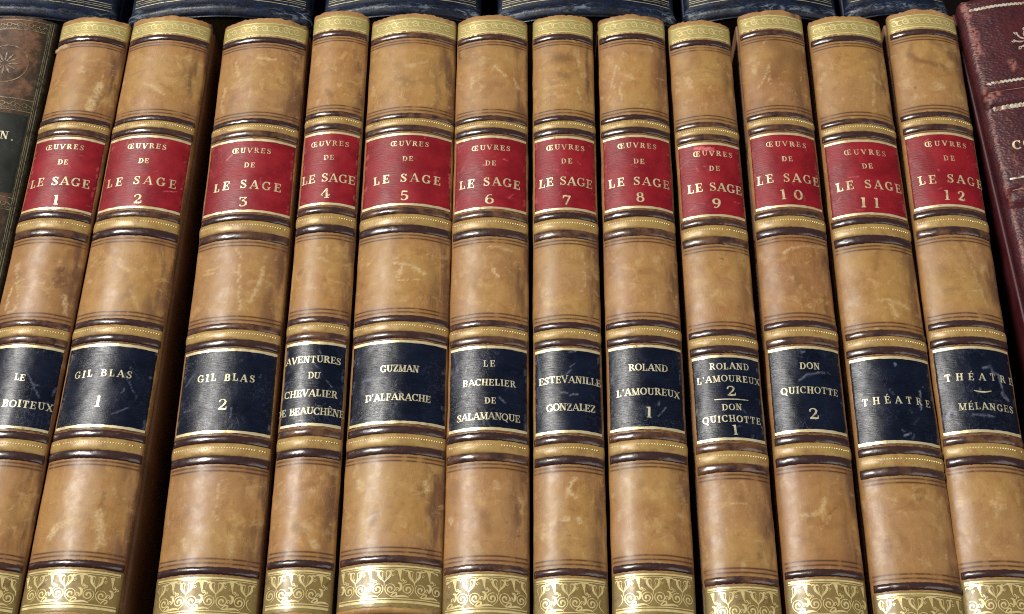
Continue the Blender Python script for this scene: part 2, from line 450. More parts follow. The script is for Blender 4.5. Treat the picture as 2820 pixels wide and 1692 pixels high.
# ------------------------------------------------------------------ materials
class M:
    def __init__(self, name):
        self.m = bpy.data.materials.new(name); self.m.use_nodes = True
        self.t = self.m.node_tree; self.t.nodes.clear()
        self.out = self.n('ShaderNodeOutputMaterial'); self.b = self.n('ShaderNodeBsdfPrincipled')
        self.t.links.new(self.b.outputs[0], self.out.inputs[0])
    def n(self, typ, **kw):
        nd = self.t.nodes.new(typ)
        for k, v in kw.items(): setattr(nd, k, v)
        return nd
    def link(self, a, b): self.t.links.new(a, b)
    def put(self, sock, v):
        if hasattr(v, 'is_output') or isinstance(v, bpy.types.NodeSocket): self.link(v, sock)
        else: sock.default_value = v
    def attr(self, name, vec=False):
        a = self.n('ShaderNodeAttribute', attribute_name=name)
        return a.outputs['Vector'] if vec else a.outputs['Fac']
    def rnd(self): return self.n('ShaderNodeObjectInfo').outputs['Random']
    def vec(self, v, scale=(1, 1, 1), loc=None):
        mp = self.n('ShaderNodeMapping'); self.link(v, mp.inputs[0]); mp.inputs['Scale'].default_value = scale
        if loc is not None: self.put(mp.inputs['Location'], loc)
        return mp.outputs[0]
    def noise(self, v, scale, detail=4, rough=.55, dist=0.0):
        nd = self.n('ShaderNodeTexNoise'); self.link(v, nd.inputs['Vector'])
        nd.inputs['Scale'].default_value = scale; nd.inputs['Detail'].default_value = detail
        nd.inputs['Roughness'].default_value = rough; nd.inputs['Distortion'].default_value = dist
        return nd.outputs[0]
    def voro(self, v, scale, feature='DISTANCE_TO_EDGE', rnd=1.0):
        nd = self.n('ShaderNodeTexVoronoi', feature=feature); self.link(v, nd.inputs['Vector'])
        nd.inputs['Scale'].default_value = scale; nd.inputs['Randomness'].default_value = rnd
        return nd.outputs[0]
    def ramp(self, x, a, b, lo=0.0, hi=1.0):
        nd = self.n('ShaderNodeMapRange', interpolation_type='SMOOTHSTEP'); self.put(nd.inputs[0], x)
        for i, v in enumerate((a, b, lo, hi)): nd.inputs[i + 1].default_value = v
        return nd.outputs[0]
    def math(self, op, a, b=0.0):
        nd = self.n('ShaderNodeMath', operation=op); self.put(nd.inputs[0], a); self.put(nd.inputs[1], b)
        return nd.outputs[0]
    def mix(self, f, a, b):
        nd = self.n('ShaderNodeMix', data_type='RGBA'); self.put(nd.inputs[0], f)
        for s, v in ((nd.inputs[6], a), (nd.inputs[7], b)):
            if isinstance(v, tuple): v = (*v, 1.0) if len(v) == 3 else v
            self.put(s, v)
        return nd.outputs[2]
    def bump(self, h, strength, dist=0.0002):
        nd = self.n('ShaderNodeBump'); self.link(h, nd.inputs['Height'])
        nd.inputs['Strength'].default_value = strength; nd.inputs['Distance'].default_value = dist
        self.link(nd.outputs[0], self.b.inputs['Normal'])
    def set(self, **kw):
        for k, v in kw.items():
            s = self.b.inputs[k.replace('_', ' ')]
            if isinstance(v, tuple) and len(v) == 3: v = (*v, 1.0)
            self.put(s, v)
        return self.m

def calf(name, ca, cb, red=0.0, crack=0.35):
    """polished, rubbed tan calf; wear/stain/rule come with the spine mesh"""
    m = M(name); V = m.attr('sv', True)
    n1 = m.noise(V, .55, 4, .55, .6); n2 = m.noise(V, 2.6, 7, .62, .4); n3 = m.noise(m.vec(V, (7, 1.0, 1)), 1.6, 5, .6)
    n4 = m.noise(V, 22, 3, .6)
    c = m.mix(m.ramp(n1, .36, .64), ca, cb)
    c = m.mix(m.ramp(n2, .46, .70, 0, .36), c, tuple(v * f for v, f in zip(ca, (1.25, 1.32, 1.5))))
    c = m.mix(m.ramp(n2, .48, .28, 0, .34), c, tuple(v * f for v, f in zip(cb, (.62, .55, .50))))
    c = m.mix(m.ramp(n3, .55, .72, 0, .26), c, (.56, .38, .19))
    c = m.mix(m.ramp(n3, .44, .30, 0, .20), c, (.22, .11, .05))
    c = m.mix(m.ramp(n4, .62, .78, 0, .25), c, (.20, .10, .045))
    pn = m.noise(m.vec(V, (.10, .42, 1)), 1.0, 1, .5)
    c = m.mix(m.ramp(pn, .45, .62, 0, .75), c, m.mix(.5, c, (.37, .205, .105)))
    c = m.mix(m.ramp(pn, .50, .36, 0, .75), c, m.mix(.5, c, (.42, .262, .095)))
    c = m.mix(m.math('MULTIPLY', m.attr('left'), m.ramp(n2, .3, .6, .15, .55)), c, (.40, .185, .055))
    # staining along the joints, plus shade painted into the right side
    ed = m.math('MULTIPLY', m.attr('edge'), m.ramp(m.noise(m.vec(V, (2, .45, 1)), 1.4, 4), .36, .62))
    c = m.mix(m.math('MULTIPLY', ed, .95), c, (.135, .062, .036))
    # hairline cracks
    cr = m.ramp(m.voro(m.vec(V, (5.5, 1.15, 1)), 1.5), .0, .035, 1, 0)
    cr = m.math('MULTIPLY', cr, m.ramp(n1, .52, .62, 0, crack))
    c = m.mix(cr, c, (.60, .43, .22))
    st = m.math('MULTIPLY', m.attr('stain'), m.ramp(n2, .25, .6, .85, 1.2))
    c = m.mix(st, c, (.140, .060, .026))
    sc = m.math('MULTIPLY', m.attr('scuff'), m.ramp(m.noise(V, 10, 6, .72), .36, .58, .22, 1.1))
    c = m.mix(m.math('MULTIPLY', sc, .95), c, (.68, .50, .27))
    bl = m.noise(V, 1.15, 6, .68, .9)
    c = m.mix(m.ramp(bl, .51, .67, 0, .42), c, (.235, .112, .042))
    bl2 = m.noise(m.vec(V, (1, 1, 1), (7, 3, 1)), 1.7, 6, .7, .5)
    c = m.mix(m.ramp(bl2, .54, .68, 0, .42), c, (.60, .395, .165))
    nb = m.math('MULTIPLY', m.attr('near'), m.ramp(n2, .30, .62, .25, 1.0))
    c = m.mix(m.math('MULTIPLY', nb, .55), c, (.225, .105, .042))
    gr = m.noise(m.vec(V, (1.6, 1, 1)), 34, 2, .7)
    c = m.mix(m.ramp(gr, .52, .70, 0, .30), c, (.24, .120, .045))
    c = m.mix(m.ramp(gr, .46, .30, 0, .22), c, (.60, .42, .20))
    ru = m.math('MULTIPLY', m.attr('rule'), m.ramp(m.noise(m.vec(V, (1, .2, 1)), 3.2, 3), .30, .5, .35, .95))
    c = m.mix(ru, c, (.070, .026, .013))
    ro = m.math('ADD', m.ramp(n2, .25, .75, .34, .50), m.math('MULTIPLY', sc, .16))
    hh = m.math('ADD', m.math('MULTIPLY', m.noise(V, 38, 3, .6), .5), m.math('MULTIPLY', n2, .8))
    hh = m.math('SUBTRACT', hh, m.math('MULTIPLY', ru, .7))
    m.bump(hh, .28, .00012)
    return m.set(Base_Color=c, Roughness=ro, Specular_IOR_Level=.34, Coat_Weight=.05, Coat_Roughness=.22)

def band_leather():
    m = M('dark_stained_band'); V = m.attr('sv', True); r = m.rnd()
    n = m.noise(V, 2.4, 5, .6); n2 = m.noise(V, 7, 5, .65)
    c = m.mix(m.math('MULTIPLY', m.ramp(n, .36, .66), m.ramp(r, .30, 1.0, .0, .95)), (.046, .021, .020), (.170, .080, .038))
    c = m.mix(m.ramp(n2, .64, .74, 0, .6), c, (.26, .135, .065))
    m.bump(m.noise(V, 9, 5, .6), .35, .00012)
    return m.set(Base_Color=c, Roughness=m.ramp(n2, .3, .7, .22, .34), Specular_IOR_Level=.6, Coat_Weight=.35, Coat_Roughness=.14)

def gilt_leather(name, base, gold, cover, rough=.30, metal=.75):
    m = M(name); V = m.attr('sv', True)
    n = m.noise(V, 3.0, 6, .65, .5); n2 = m.noise(V, 11, 5, .65)
    f = m.ramp(m.math('ADD', n, m.math('MULTIPLY', n2, .35)), cover - .10, cover + .10)
    f = m.math('MULTIPLY', f, m.ramp(m.attr('edge'), .2, 1, 1, .45))
    c = m.mix(f, base, gold)
    c = m.mix(m.ramp(n2, .60, .72, 0, .75), c, (.50, .34, .18))
    c = m.mix(m.ramp(m.noise(V, 1.3, 4), .56, .75, 0, .5), c, (.22, .125, .05))
    m.bump(m.noise(V, 14, 5, .6), .30, .00012)
    return m.set(Base_Color=c, Metallic=m.math('MULTIPLY', f, metal), Roughness=m.ramp(n, .3, .7, rough, rough + .16), Specular_IOR_Level=.5, Coat_Weight=.15, Coat_Roughness=.2)

def foil(name, col, worn, base, metal=.8, rough=.28, thr=.36, dull=.0):
    m = M(name)
    tc = m.n('ShaderNodeTexCoord'); cx = m.n('ShaderNodeCombineXYZ')
    for q in range(3): m.put(cx.inputs[q], m.math('MULTIPLY', m.rnd(), (37.0, 53.0, 29.0)[q]))
    V = m.vec(tc.outputs['Object'], (100, 100, 100), cx.outputs[0])
    n = m.noise(V, 6.5, 5, .65); n2 = m.noise(V, 1.2, 3)
    f = m.ramp(m.math('ADD', n, m.math('MULTIPLY', m.math('SUBTRACT', n2, .5), .35)), thr - .06, thr + .10)
    c = m.mix(f, base, m.mix(m.ramp(n, .4, .7), col, worn))
    c = m.mix(m.ramp(m.noise(V, 3.0, 3), .52, .70, 0, dull), c, tuple(v * .45 for v in col))
    m.bump(m.noise(V, 12, 4, .6), .35, .00012)
    return m.set(Base_Color=c, Metallic=m.math('MULTIPLY', f, metal), Roughness=m.ramp(n2, .3, .7, rough, rough + .14), Specular_IOR_Level=.6)

def label_leather(name, ca, cb, light, ribs, rough, crackle):
    m = M(name); V = m.attr('sv', True)
    n = m.noise(V, 1.1, 5, .6, .3); n2 = m.noise(V, 6, 6, .65)
    c = m.mix(m.ramp(n, .34, .66), ca, cb)
    c = m.mix(m.ramp(n2, .60, .8, 0, .12), c, light)
    rb = m.noise(m.vec(V, (1.2, 11, 1)), 2.6, 4, .55, .25)
    cr = m.ramp(m.math('ABSOLUTE', m.math('SUBTRACT', m.noise(m.vec(V, (1.6, 1.0, 1)), 3.6, 5, .62, .6), .5)), .004, .022, 1, 0)
    cr = m.math('MULTIPLY', cr, m.ramp(m.noise(V, .8, 4), .45, .62, 0, crackle))
    c = m.mix(cr, c, tuple(min(1, v * 2.0 + .10) for v in light))
    c = m.mix(m.math('MULTIPLY', m.ramp(rb, .56, .75), .25), c, light)
    w = m.math('MULTIPLY', m.attr('wear'), m.ramp(n2, .35, .6, .2, 1.0))
    c = m.mix(w, c, tuple(min(1, v * 2.2 + .16) for v in light))
    c = m.mix(m.math('MULTIPLY', m.attr('edge'), m.ramp(n2, .4, .62, .0, .55)), c, tuple(v * .5 for v in ca))
    h = m.math('ADD', m.math('MULTIPLY', rb, ribs), m.math('SUBTRACT', m.math('MULTIPLY', n2, .5), m.math('MULTIPLY', cr, .8)))
    m.bump(h, .5, .00016)
    return m.set(Base_Color=c, Roughness=m.ramp(n, .3, .7, rough, rough + .1), Specular_IOR_Level=.36, Coat_Weight=.05, Coat_Roughness=.22)

def plain(name, ca, cb, scale=60, rough=.5, bump=.3, spec=.4):
    m = M(name); tc = m.n('ShaderNodeTexCoord'); V = tc.outputs['Object']
    n = m.noise(V, scale, 6, .6, .3); n2 = m.noise(V, scale * 9, 5, .6)
    c = m.mix(m.ramp(n, .35, .65), ca, cb)
    c = m.mix(m.ramp(n2, .6, .8, 0, .3), c, tuple(min(1, v * 2.2) for v in cb))
    m.bump(n2, bump, .0002)
    return m.set(Base_Color=c, Roughness=m.ramp(n, .3, .7, rough - .06, rough + .1), Specular_IOR_Level=spec)

def pages(a, b):
    m = M('page_edges'); tc = m.n('ShaderNodeTexCoord')
    n = m.noise(m.vec(tc.outputs['Object'], (2600, 12, 12)), 1.0, 3, .6)
    c = m.mix(m.ramp(n, .3, .7), a, b)
    m.bump(n, .5, .0002)
    return m.set(Base_Color=c, Roughness=.85)

def blue_cloth():
    m = M('rubbed_blue_leather'); V = m.attr('sv', True)
    n = m.noise(V, 1.6, 6, .65, .4); n2 = m.noise(V, 9, 6, .7); n3 = m.noise(m.vec(V, (1, 2.5, 1)), 2.6, 6, .7, .8)
    c = m.mix(m.ramp(n, .35, .65), (.0045, .0065, .014), (.0075, .0150, .040))
    rub = m.math('MULTIPLY', m.attr('rub'), m.ramp(n3, .48, .60))
    c = m.mix(m.math('MULTIPLY', rub, .80), c, (.22, .26, .32))
    c = m.mix(m.ramp(n2, .62, .76, 0, .25), c, (.07, .09, .13))
    m.bump(m.math('ADD', n2, m.math('MULTIPLY', n, .6)), .5, .0002)
    return m.set(Base_Color=c, Roughness=m.ramp(n2, .3, .7, .30, .52), Specular_IOR_Level=.40)

def morocco():
    m = M('burgundy_morocco'); V = m.attr('sv', True)
    n = m.noise(V, 1.2, 5, .6); n2 = m.noise(V, 7, 6, .65)
    gr = m.voro(m.vec(V, (1.0, 1.6, 1)), 9.5, 'SMOOTH_F1')
    c = m.mix(m.ramp(n, .35, .65), (.048, .009, .014), (.078, .014, .018))
    w = m.math('MULTIPLY', m.attr('wear'), m.ramp(n2, .36, .56))
    c = m.mix(w, c, (.34, .125, .095))
    c = m.mix(m.ramp(n2, .72, .80, 0, .4), c, (.26, .10, .075))
    m.bump(m.math('ADD', gr, m.math('MULTIPLY', n2, .4)), .55, .00035)
    return m.set(Base_Color=c, Roughness=m.ramp(n2, .3, .7, .38, .52), Specular_IOR_Level=.40)

def mottled_calf():
    m = M('dark_mottled_calf'); V = m.attr('sv', True)
    n = m.noise(V, 1.1, 6, .65, .6); n2 = m.noise(V, 5, 6, .65)
    c = m.mix(m.ramp(n, .40, .62), (.045, .026, .014), (.165, .080, .045))
    c = m.mix(m.ramp(n2, .55, .75, 0, .5), c, (.24, .13, .075))
    c = m.mix(m.ramp(n2, .46, .28, 0, .7), c, (.030, .018, .011))
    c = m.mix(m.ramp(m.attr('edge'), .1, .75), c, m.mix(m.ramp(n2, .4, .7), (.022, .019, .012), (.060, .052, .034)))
    m.bump(m.math('ADD', n2, n), .5, .0002)
    return m.set(Base_Color=c, Roughness=.55, Specular_IOR_Level=.25)

MAT = dict(
    band=band_leather(),
    gilt_band=gilt_leather('rubbed_gilt_band', (.345, .185, .062), (.42, .270, .080), .62, .36, .12),
    gilt_cap=gilt_leather('gilt_head_cap', (.33, .240, .075), (.44, .36, .12), .50, .36, .18),
    gilt_tail=gilt_leather('gilt_tail_panel', (.155, .096, .032), (.255, .180, .055), .56, .38, .14),
    orn=foil('bright_gold_tooling', (.76, .60, .25), (.90, .76, .42), (.34, .24, .08), .28, .24, .26),
    bead=foil('gold_beads', (.92, .78, .40), (.95, .86, .55), (.60, .42, .16), .15, .25, .22),
    rule=foil('gold_rule', (.90, .74, .40), (.95, .86, .58), (.40, .25, .10), .5, .28, .33),
    text=foil('gold_lettering', (.82, .64, .35), (.93, .83, .58), (.34, .15, .08), .40, .32, .35, .7),
    text_navy=foil('pale_gold_lettering', (.74, .66, .41), (.88, .84, .64), (.14, .13, .10), .40, .32, .345, .75),
    red=label_leather('red_title_leather', (.215, .0065, .0135), (.300, .0105, .0185), (.36, .032, .042), 1.1, .40, .05),
    navy=label_leather('navy_label_leather', (.0032, .0054, .0150), (.0046, .0084, .0250), (.018, .030, .066), 1.2, .26, .14),
    board=plain('brown_calf_board', (.175, .088, .044), (.25, .130, .066), 40, .42, .3),
    pages=pages((.34, .26, .15), (.58, .48, .31)), dark_pages=pages((.05, .035, .022), (.09, .065, .04)), blue=blue_cloth(), blue_board=plain('blue_board', (.010, .014, .030), (.018, .028, .06), 50, .5),
    blue_rule=foil('dull_gilt_line', (.50, .44, .26), (.60, .54, .36), (.06, .06, .06), .4, .4, .38),
    morocco=morocco(), morocco_board=plain('burgundy_board', (.060, .009, .013), (.085, .014, .018), 50, .45),
    silver=foil('worn_pale_gilt', (.86, .78, .58), (.95, .90, .74), (.25, .12, .09), .5, .28, .42),
    mottled=mottled_calf(), dark_board=plain('dark_brown_board', (.018, .012, .008), (.034, .022, .014), 60, .55),
    black=label_leather('black_label_leather', (.006, .008, .006), (.010, .013, .010), (.018, .020, .018), .4, .58, .15),
    dull=foil('dull_blind_tooling', (.20, .165, .095), (.28, .235, .14), (.05, .04, .025), .3, .4, .40),
    table=plain('dark_wood_table', (.016, .009, .005), (.028, .016, .009), 9, .55),
)

# ------------------------------------------------------------------ stamped capitals (stroke font)
TK, TN = .205, .095
def _arc(cx, cy, rx, ry, a0, a1, n=16, lo=TN, hi=TK):
    a = np.radians(np.linspace(a0, a1, n))
    p = np.stack([cx + rx * np.cos(a), cy + ry * np.sin(a)], -1)
    d = np.abs(np.cos(a)) ** 1.4
    return (p, lo + (hi - lo) * d)
def _l(x0, y0, x1, y1, w): return (np.array([(x0, y0), (x1, y1)], float), np.array([w, w], float))
def _st(x, w=TK, y0=0., y1=1., ser=3, hl=.19):
    r = [_l(x, y0, x, y1, w)]
    if ser & 1: r.append(_l(x - hl, y0 + .04, x + hl, y0 + .04, .085))
    if ser & 2: r.append(_l(x - hl, y1 - .04, x + hl, y1 - .04, .085))
    return r
def _e(x=.2, w=.66):
    return _st(x) + [_l(x, .955, w, .955, .09), _l(x, .51, w - .14, .51, .085), _l(x, .045, w, .045, .09), _l(w - .03, 1.0, w - .03, .72, .085), _l(w + .01, .0, w - .01, .30, .085), _l(w - .15, .64, w - .15, .38, .07)]
def _o(cx, rx): return [_arc(cx, .5, rx, .46, 0, 360, 28)]
def _acc(x, k):
    if k == 'a': return [_l(x - .05, 1.10, x + .14, 1.30, .11)]
    return [_l(x - .15, 1.10, x, 1.28, .08), _l(x, 1.28, x + .15, 1.10, .08)]
GLYPH = {
 'A': (.86, lambda: [_l(.08, .04, .42, 1, TN), _l(.42, 1, .76, .04, TK), _l(.2, .33, .62, .33, .08), _l(-.04, .04, .24, .04, .085), _l(.58, .04, .92, .04, .085)]),
 'B': (.76, lambda: _st(.2) + [_l(.2, .955, .38, .955, .085), _arc(.38, .745, .22, .21, 90, -90), _l(.2, .53, .38, .53, .08), _arc(.40, .29, .26, .245, 90, -90), _l(.2, .045, .4, .045, .085)]),
 'C': (.80, lambda: [_arc(.44, .5, .34, .46, 48, 318, 24), _l(.70, .98, .70, .66, .10), _l(.70, .05, .70, .22, .07)]),
 'D': (.86, lambda: _st(.2) + [_l(.2, .955, .38, .955, .085), _arc(.38, .5, .36, .455, 90, -90, 20), _l(.2, .045, .38, .045, .085)]),
 'E': (.74, lambda: _e()),
 'É': (.74, lambda: _e() + _acc(.36, 'a')), 'Ê': (.74, lambda: _e() + _acc(.38, 'c')),
 'F': (.70, lambda: _st(.2) + [_l(.2, .955, .64, .955, .09), _l(.2, .5, .5, .5, .085), _l(.61, 1, .61, .7, .085), _l(.5, .64, .5, .36, .07)]),
 'G': (.86, lambda: [_arc(.44, .5, .34, .46, 48, 322, 24), _l(.70, .98, .70, .66, .10)] + _st(.70, TK * .9, .06, .42, 2, .17)),
 'H': (.90, lambda: _st(.2) + _st(.70) + [_l(.2, .5, .7, .5, .085)]),
 'I': (.42, lambda: _st(.21)),
 'L': (.70, lambda: _st(.2) + [_l(.2, .045, .64, .045, .09), _l(.62, 0, .60, .34, .085)]),
 'M': (1.02, lambda: _st(.15, TN) + [_l(.15, 1, .50, .04, TK), _l(.50, .04, .84, 1, TN)] + _st(.84)),
 'N': (.88, lambda: _st(.16, TN) + [_l(.16, 1, .70, .02, TK)] + _st(.70, TN, ser=2)),
 'O': (.84, lambda: _o(.42, .35)),
 'Q': (.88, lambda: _o(.42, .35) + [_l(.38, .12, .78, -.18, .13)]),
 'R': (.84, lambda: _st(.2) + [_l(.2, .955, .38, .955, .085), _arc(.38, .74, .22, .215, 90, -90), _l(.2, .525, .38, .525, .08), _l(.42, .52, .72, .05, TK), _l(.64, .04, .86, .04, .085)]),
 'S': (.66, lambda: [(np.array([(.53, .72), (.48, .90), (.33, .96), (.17, .90), (.11, .75), (.19, .62), (.34, .52), (.49, .40), (.55, .25), (.47, .09), (.32, .04), (.16, .10), (.09, .28)]), np.array([.07, .08, .09, .12, .17, .20, .21, .20, .17, .12, .09, .08, .07])), _l(.54, .98, .54, .70, .085), _l(.08, .02, .08, .30, .085)]),
 'T': (.78, lambda: _st(.39, ser=1) + [_l(.06, .955, .72, .955, .09), _l(.08, 1, .08, .68, .085), _l(.70, 1, .70, .68, .085)]),
 'U': (.88, lambda: _st(.2, TK, .3, 1, 2) + _st(.70, TN, .3, 1, 2) + [_arc(.45, .32, .25, .27, 180, 360, 14, TN, TK * .8)]),
 'V': (.84, lambda: [_l(.10, .96, .42, 0, TK), _l(.42, 0, .74, .96, TN), _l(-.06, .96, .26, .96, .085), _l(.60, .96, .90, .96, .085)]),
 'X': (.84, lambda: [_l(.12, .96, .70, .04, TK), _l(.70, .96, .12, .04, TN), _l(-.02, .96, .28, .96, .085), _l(.56, .96, .84, .96, .085), _l(-.02, .04, .26, .04, .085), _l(.54, .04, .86, .04, .085)]),
 'Z': (.74, lambda: [_l(.62, .95, .10, .05, TK), _l(.08, .955, .66, .955, .09), _l(.06, .045, .66, .045, .09), _l(.10, 1, .10, .72, .085), _l(.64, 0, .64, .30, .085)]),
 'Œ': (1.14, lambda: [_arc(.44, .5, .36, .46, 90, 270, 18), _l(.44, .955, .62, .955, .085), _l(.44, .045, .62, .045, .085)] + _e(.60, 1.04)),
 "'": (.30, lambda: [(np.array([(.15, 1.02), (.13, .72)]), np.array([.17, .05]))]),
 '.': (.34, lambda: [_l(.10, .08, .26, .08, .16)]),
 ' ': (.46, lambda: []),
 '0': (.80, lambda: _o(.40, .30)),
 '1': (.46, lambda: _st(.25, .23, ser=1) + [_l(.04, .93, .25, .955, .10)]),
 '2': (.72, lambda: [(np.array([(.12, .70), (.14, .86), (.28, .96), (.46, .93), (.56, .76), (.50, .56), (.34, .36), (.16, .16), (.09, .06)]), np.array([.16, .13, .09, .14, .21, .19, .13, .09, .08])), (np.array([(.08, .09), (.25, .12), (.45, .08), (.62, .10)]), np.array([.16, .22, .22, .12])), _l(.63, .04, .63, .32, .085)]),
 '3': (.72, lambda: [_l(.10, .94, .60, .94, .10), _l(.60, .95, .26, .58, .09), (np.array([(.26, .58), (.44, .57), (.57, .44), (.56, .22), (.42, .06), (.22, .04), (.10, .18)]), np.array([.08, .12, .20, .21, .12, .09, .16])), _l(.11, 1, .11, .74, .085)]),
 '4': (.78, lambda: _st(.50, .2, ser=1) + [_l(.48, .98, .06, .32, TN), _l(.04, .30, .74, .30, .09)]),
 '5': (.72, lambda: [_l(.17, .95, .58, .93, .15), _l(.17, .98, .14, .52, .085), (np.array([(.14, .52), (.28, .61), (.44, .58), (.57, .44), (.56, .22), (.42, .06), (.22, .04), (.10, .18)]), np.array([.08, .09, .12, .20, .21, .12, .09, .16]))]),
 '6': (.76, lambda: [_arc(.38, .30, .25, .26, 0, 360, 22), (np.array([(.58, .88), (.44, .96), (.28, .86), (.16, .62), (.13, .32)]), np.array([.13, .08, .12, .18, .20]))]),
 '7': (.72, lambda: [(np.array([(.10, .88), (.28, .95), (.46, .89), (.62, .94)]), np.array([.15, .20, .17, .10])), _l(.61, .93, .30, .02, .16), _l(.10, .98, .10, .68, .085)]),
 '8': (.76, lambda: [_arc(.38, .74, .20, .21, 0, 360, 20), _arc(.38, .28, .25, .25, 0, 360, 22)]),
 '9': (.76, lambda: [_arc(.38, .70, .25, .26, 0, 360, 22), (np.array([(.18, .12), (.32, .04), (.48, .14), (.60, .38), (.63, .68)]), np.array([.13, .08, .12, .18, .20]))]),
}
def text_strokes(s, sc, width, y, h, rng):
    if s == '-':
        x = np.linspace(sc - width / 2, sc + width / 2, 12)
        return [(np.stack([x, np.full(12, y)], -1), .30 + .10 * np.sin(np.linspace(0, 3.14, 12)))]
    if s == '~':
        u = np.linspace(-1, 1, 14)
        return [(np.stack([sc + u * width / 2, y + .55 * u * u - .2], -1), .42 * np.sqrt(1.05 - u * u) + .08)]
    adv = [GLYPH[c][0] for c in s]
    nat = sum(adv) * h
    kx, tr = 1.0, 0.0
    if len(s) > 1:
        tr = (width - nat) / (len(s) - 1)
        if tr < -.02 * h:
            tr = .03 * h; kx = (width - tr * (len(s) - 1)) / nat
    else:
        kx = min(1.25, width / nat) if s not in '1' else 1.0
    tot = nat * kx + tr * (len(s) - 1)
    x = sc - tot / 2; out = []
    for c, a in zip(s, adv):
        rot = rng.uniform(-.06, .06); dy = rng.uniform(-.10, .10)
        bold = rng.uniform(.74, 1.04)
        for p, w in GLYPH[c][1]():
            q = np.stack([p[:, 0] * h * kx, (p[:, 1] - .5) * h], -1)
            q = np.stack([q[:, 0] - rot * q[:, 1], q[:, 1] + rot * q[:, 0]], -1)
            q[:, 0] += x; q[:, 1] += y + dy
            out.append((q, w * h * bold))
        x += a * h * kx + tr
    return out

# ------------------------------------------------------------------ generic pieces of a bound book
def row_list(y0, y1, coarse, fine_at, fine, rad):
    ys = list(np.arange(y0, y1, coarse)) + [y1]
    for f in fine_at: ys += list(np.arange(f - rad, f + rad, fine))
    ys = np.unique(np.round(np.clip(ys, y0, y1), 3))
    keep = [ys[0]]
    for v in ys[1:]:
        if v - keep[-1] > .12: keep.append(v)
    keep[-1] = y1
    return np.array(keep)

def stroke_field(S, Y, strokes, soft):
    out = np.zeros(S.shape)
    for pts, w, a in strokes:
        p = np.asarray(pts, float)
        lo = p.min(0) - w - 1; hi = p.max(0) + w + 1
        m = (S > lo[0]) & (S < hi[0]) & (Y > lo[1]) & (Y < hi[1])
        if not m.any(): continue
        s, y = S[m], Y[m]
        d = np.full(s.shape, 1e9)
        for i in range(len(p) - 1):
            e = p[i + 1] - p[i]; L = max(1e-9, (e * e).sum())
            t = np.clip(((s - p[i, 0]) * e[0] + (y - p[i, 1]) * e[1]) / L, 0, 1)
            d = np.minimum(d, np.hypot(s - p[i, 0] - t * e[0], y - p[i, 1] - t * e[1]))
        v = abs(a) * (1 - sstep(w * (.5 - soft), w * (.5 + soft * .6) + .08, d))
        out[m] = np.maximum(out[m], v)
    return out

def spine_mesh(pr, y0, y1, ys, mat, parent, ns, attrs_fn, rim=1.6, name='spine', offs=None, head_jit=.55):
    sm = pr.smax
    s = np.linspace(-sm, sm, ns)
    S, Y = np.meshgrid(s, ys, indexing='ij')
    e = np.minimum(Y - y0, y1 - Y)
    O = np.where(e < rim, -(rim - np.sqrt(np.clip(rim ** 2 - (rim - e) ** 2, 0, None))), 0.0)
    Yj = Y + head_jit * (1.5 * (vnoise(S * .22, S * 0, pr.seed + 20) - .5) + (vnoise(S * .9, S * 0, pr.seed + 21) - .5) + .7 * (vnoise(S * 2.5, S * 0, pr.seed + 22) - .5)) * sstep(y1 - 3, y1, Y)
    if offs is not None: O = O + offs(S, Y)
    V = pr.P(S, Yj, O).reshape(-1, 3)
    F = grid_faces(ns, len(ys))
    at = attrs_fn(S.ravel(), Y.ravel())
    at['sv'] = np.stack([S.ravel() / 10, Y.ravel() / 10, np.full(S.size, pr.seed * 3.7)], -1)
    # inner turn-in walls at the head and tail so the spine is closed
    n0 = len(V)
    ends = []
    for j, inset in ((0, 1.0), (len(ys) - 1, -1.0)):
        ring = V.reshape(ns, len(ys), 3)[:, j]
        inn = ring.copy(); inn[:, 0] *= .86; inn[:, 2] = np.minimum(inn[:, 2] - 2.0, inn[:, 2]); inn[:, 1] += inset * .4
        ends.append((j, inn))
    VV = [V]; FF = [F]; base = n0
    for j, inn in ends:
        VV.append(inn)
        i = np.arange(ns - 1)
        a = i * len(ys) + j; b = (i + 1) * len(ys) + j
        FF.append(np.stack([a, b, base + i + 1, base + i], -1)); base += ns
    V2 = np.concatenate(VV); F2 = np.concatenate(FF)
    for k in at:
        pad = 2 * ns
        at[k] = np.concatenate([at[k], np.zeros((pad,) + at[k].shape[1:])])
    return new_mesh(name, V2, F2, mat, parent, at)

def covers(pr, y0, y1, root, board_mat, page_mat=None, inset=3.5):
    ztop = pr.zB - 4.2
    x1 = pr.xB
    box('cover_board', -x1, -x1 + 2.6, y0 + .6, y1 - .6, 0.0, ztop, board_mat, root, .7)
    box('cover_board', x1 - 2.6, x1, y0 + .6, y1 - .6, 0.0, ztop, board_mat, root, .7)
    box('page_block', -x1 + 2.7, x1 - 2.7, y0 + inset, y1 - inset, 3.0, pr.zB - 2.0, page_mat or MAT['pages'], root, .3, 1)

# ------------------------------------------------------------------ setting
tb = box('table_top', -620, 620, -420, 520, -30, -.05, MAT['table'], None, 3)
tb['kind'] = 'structure'

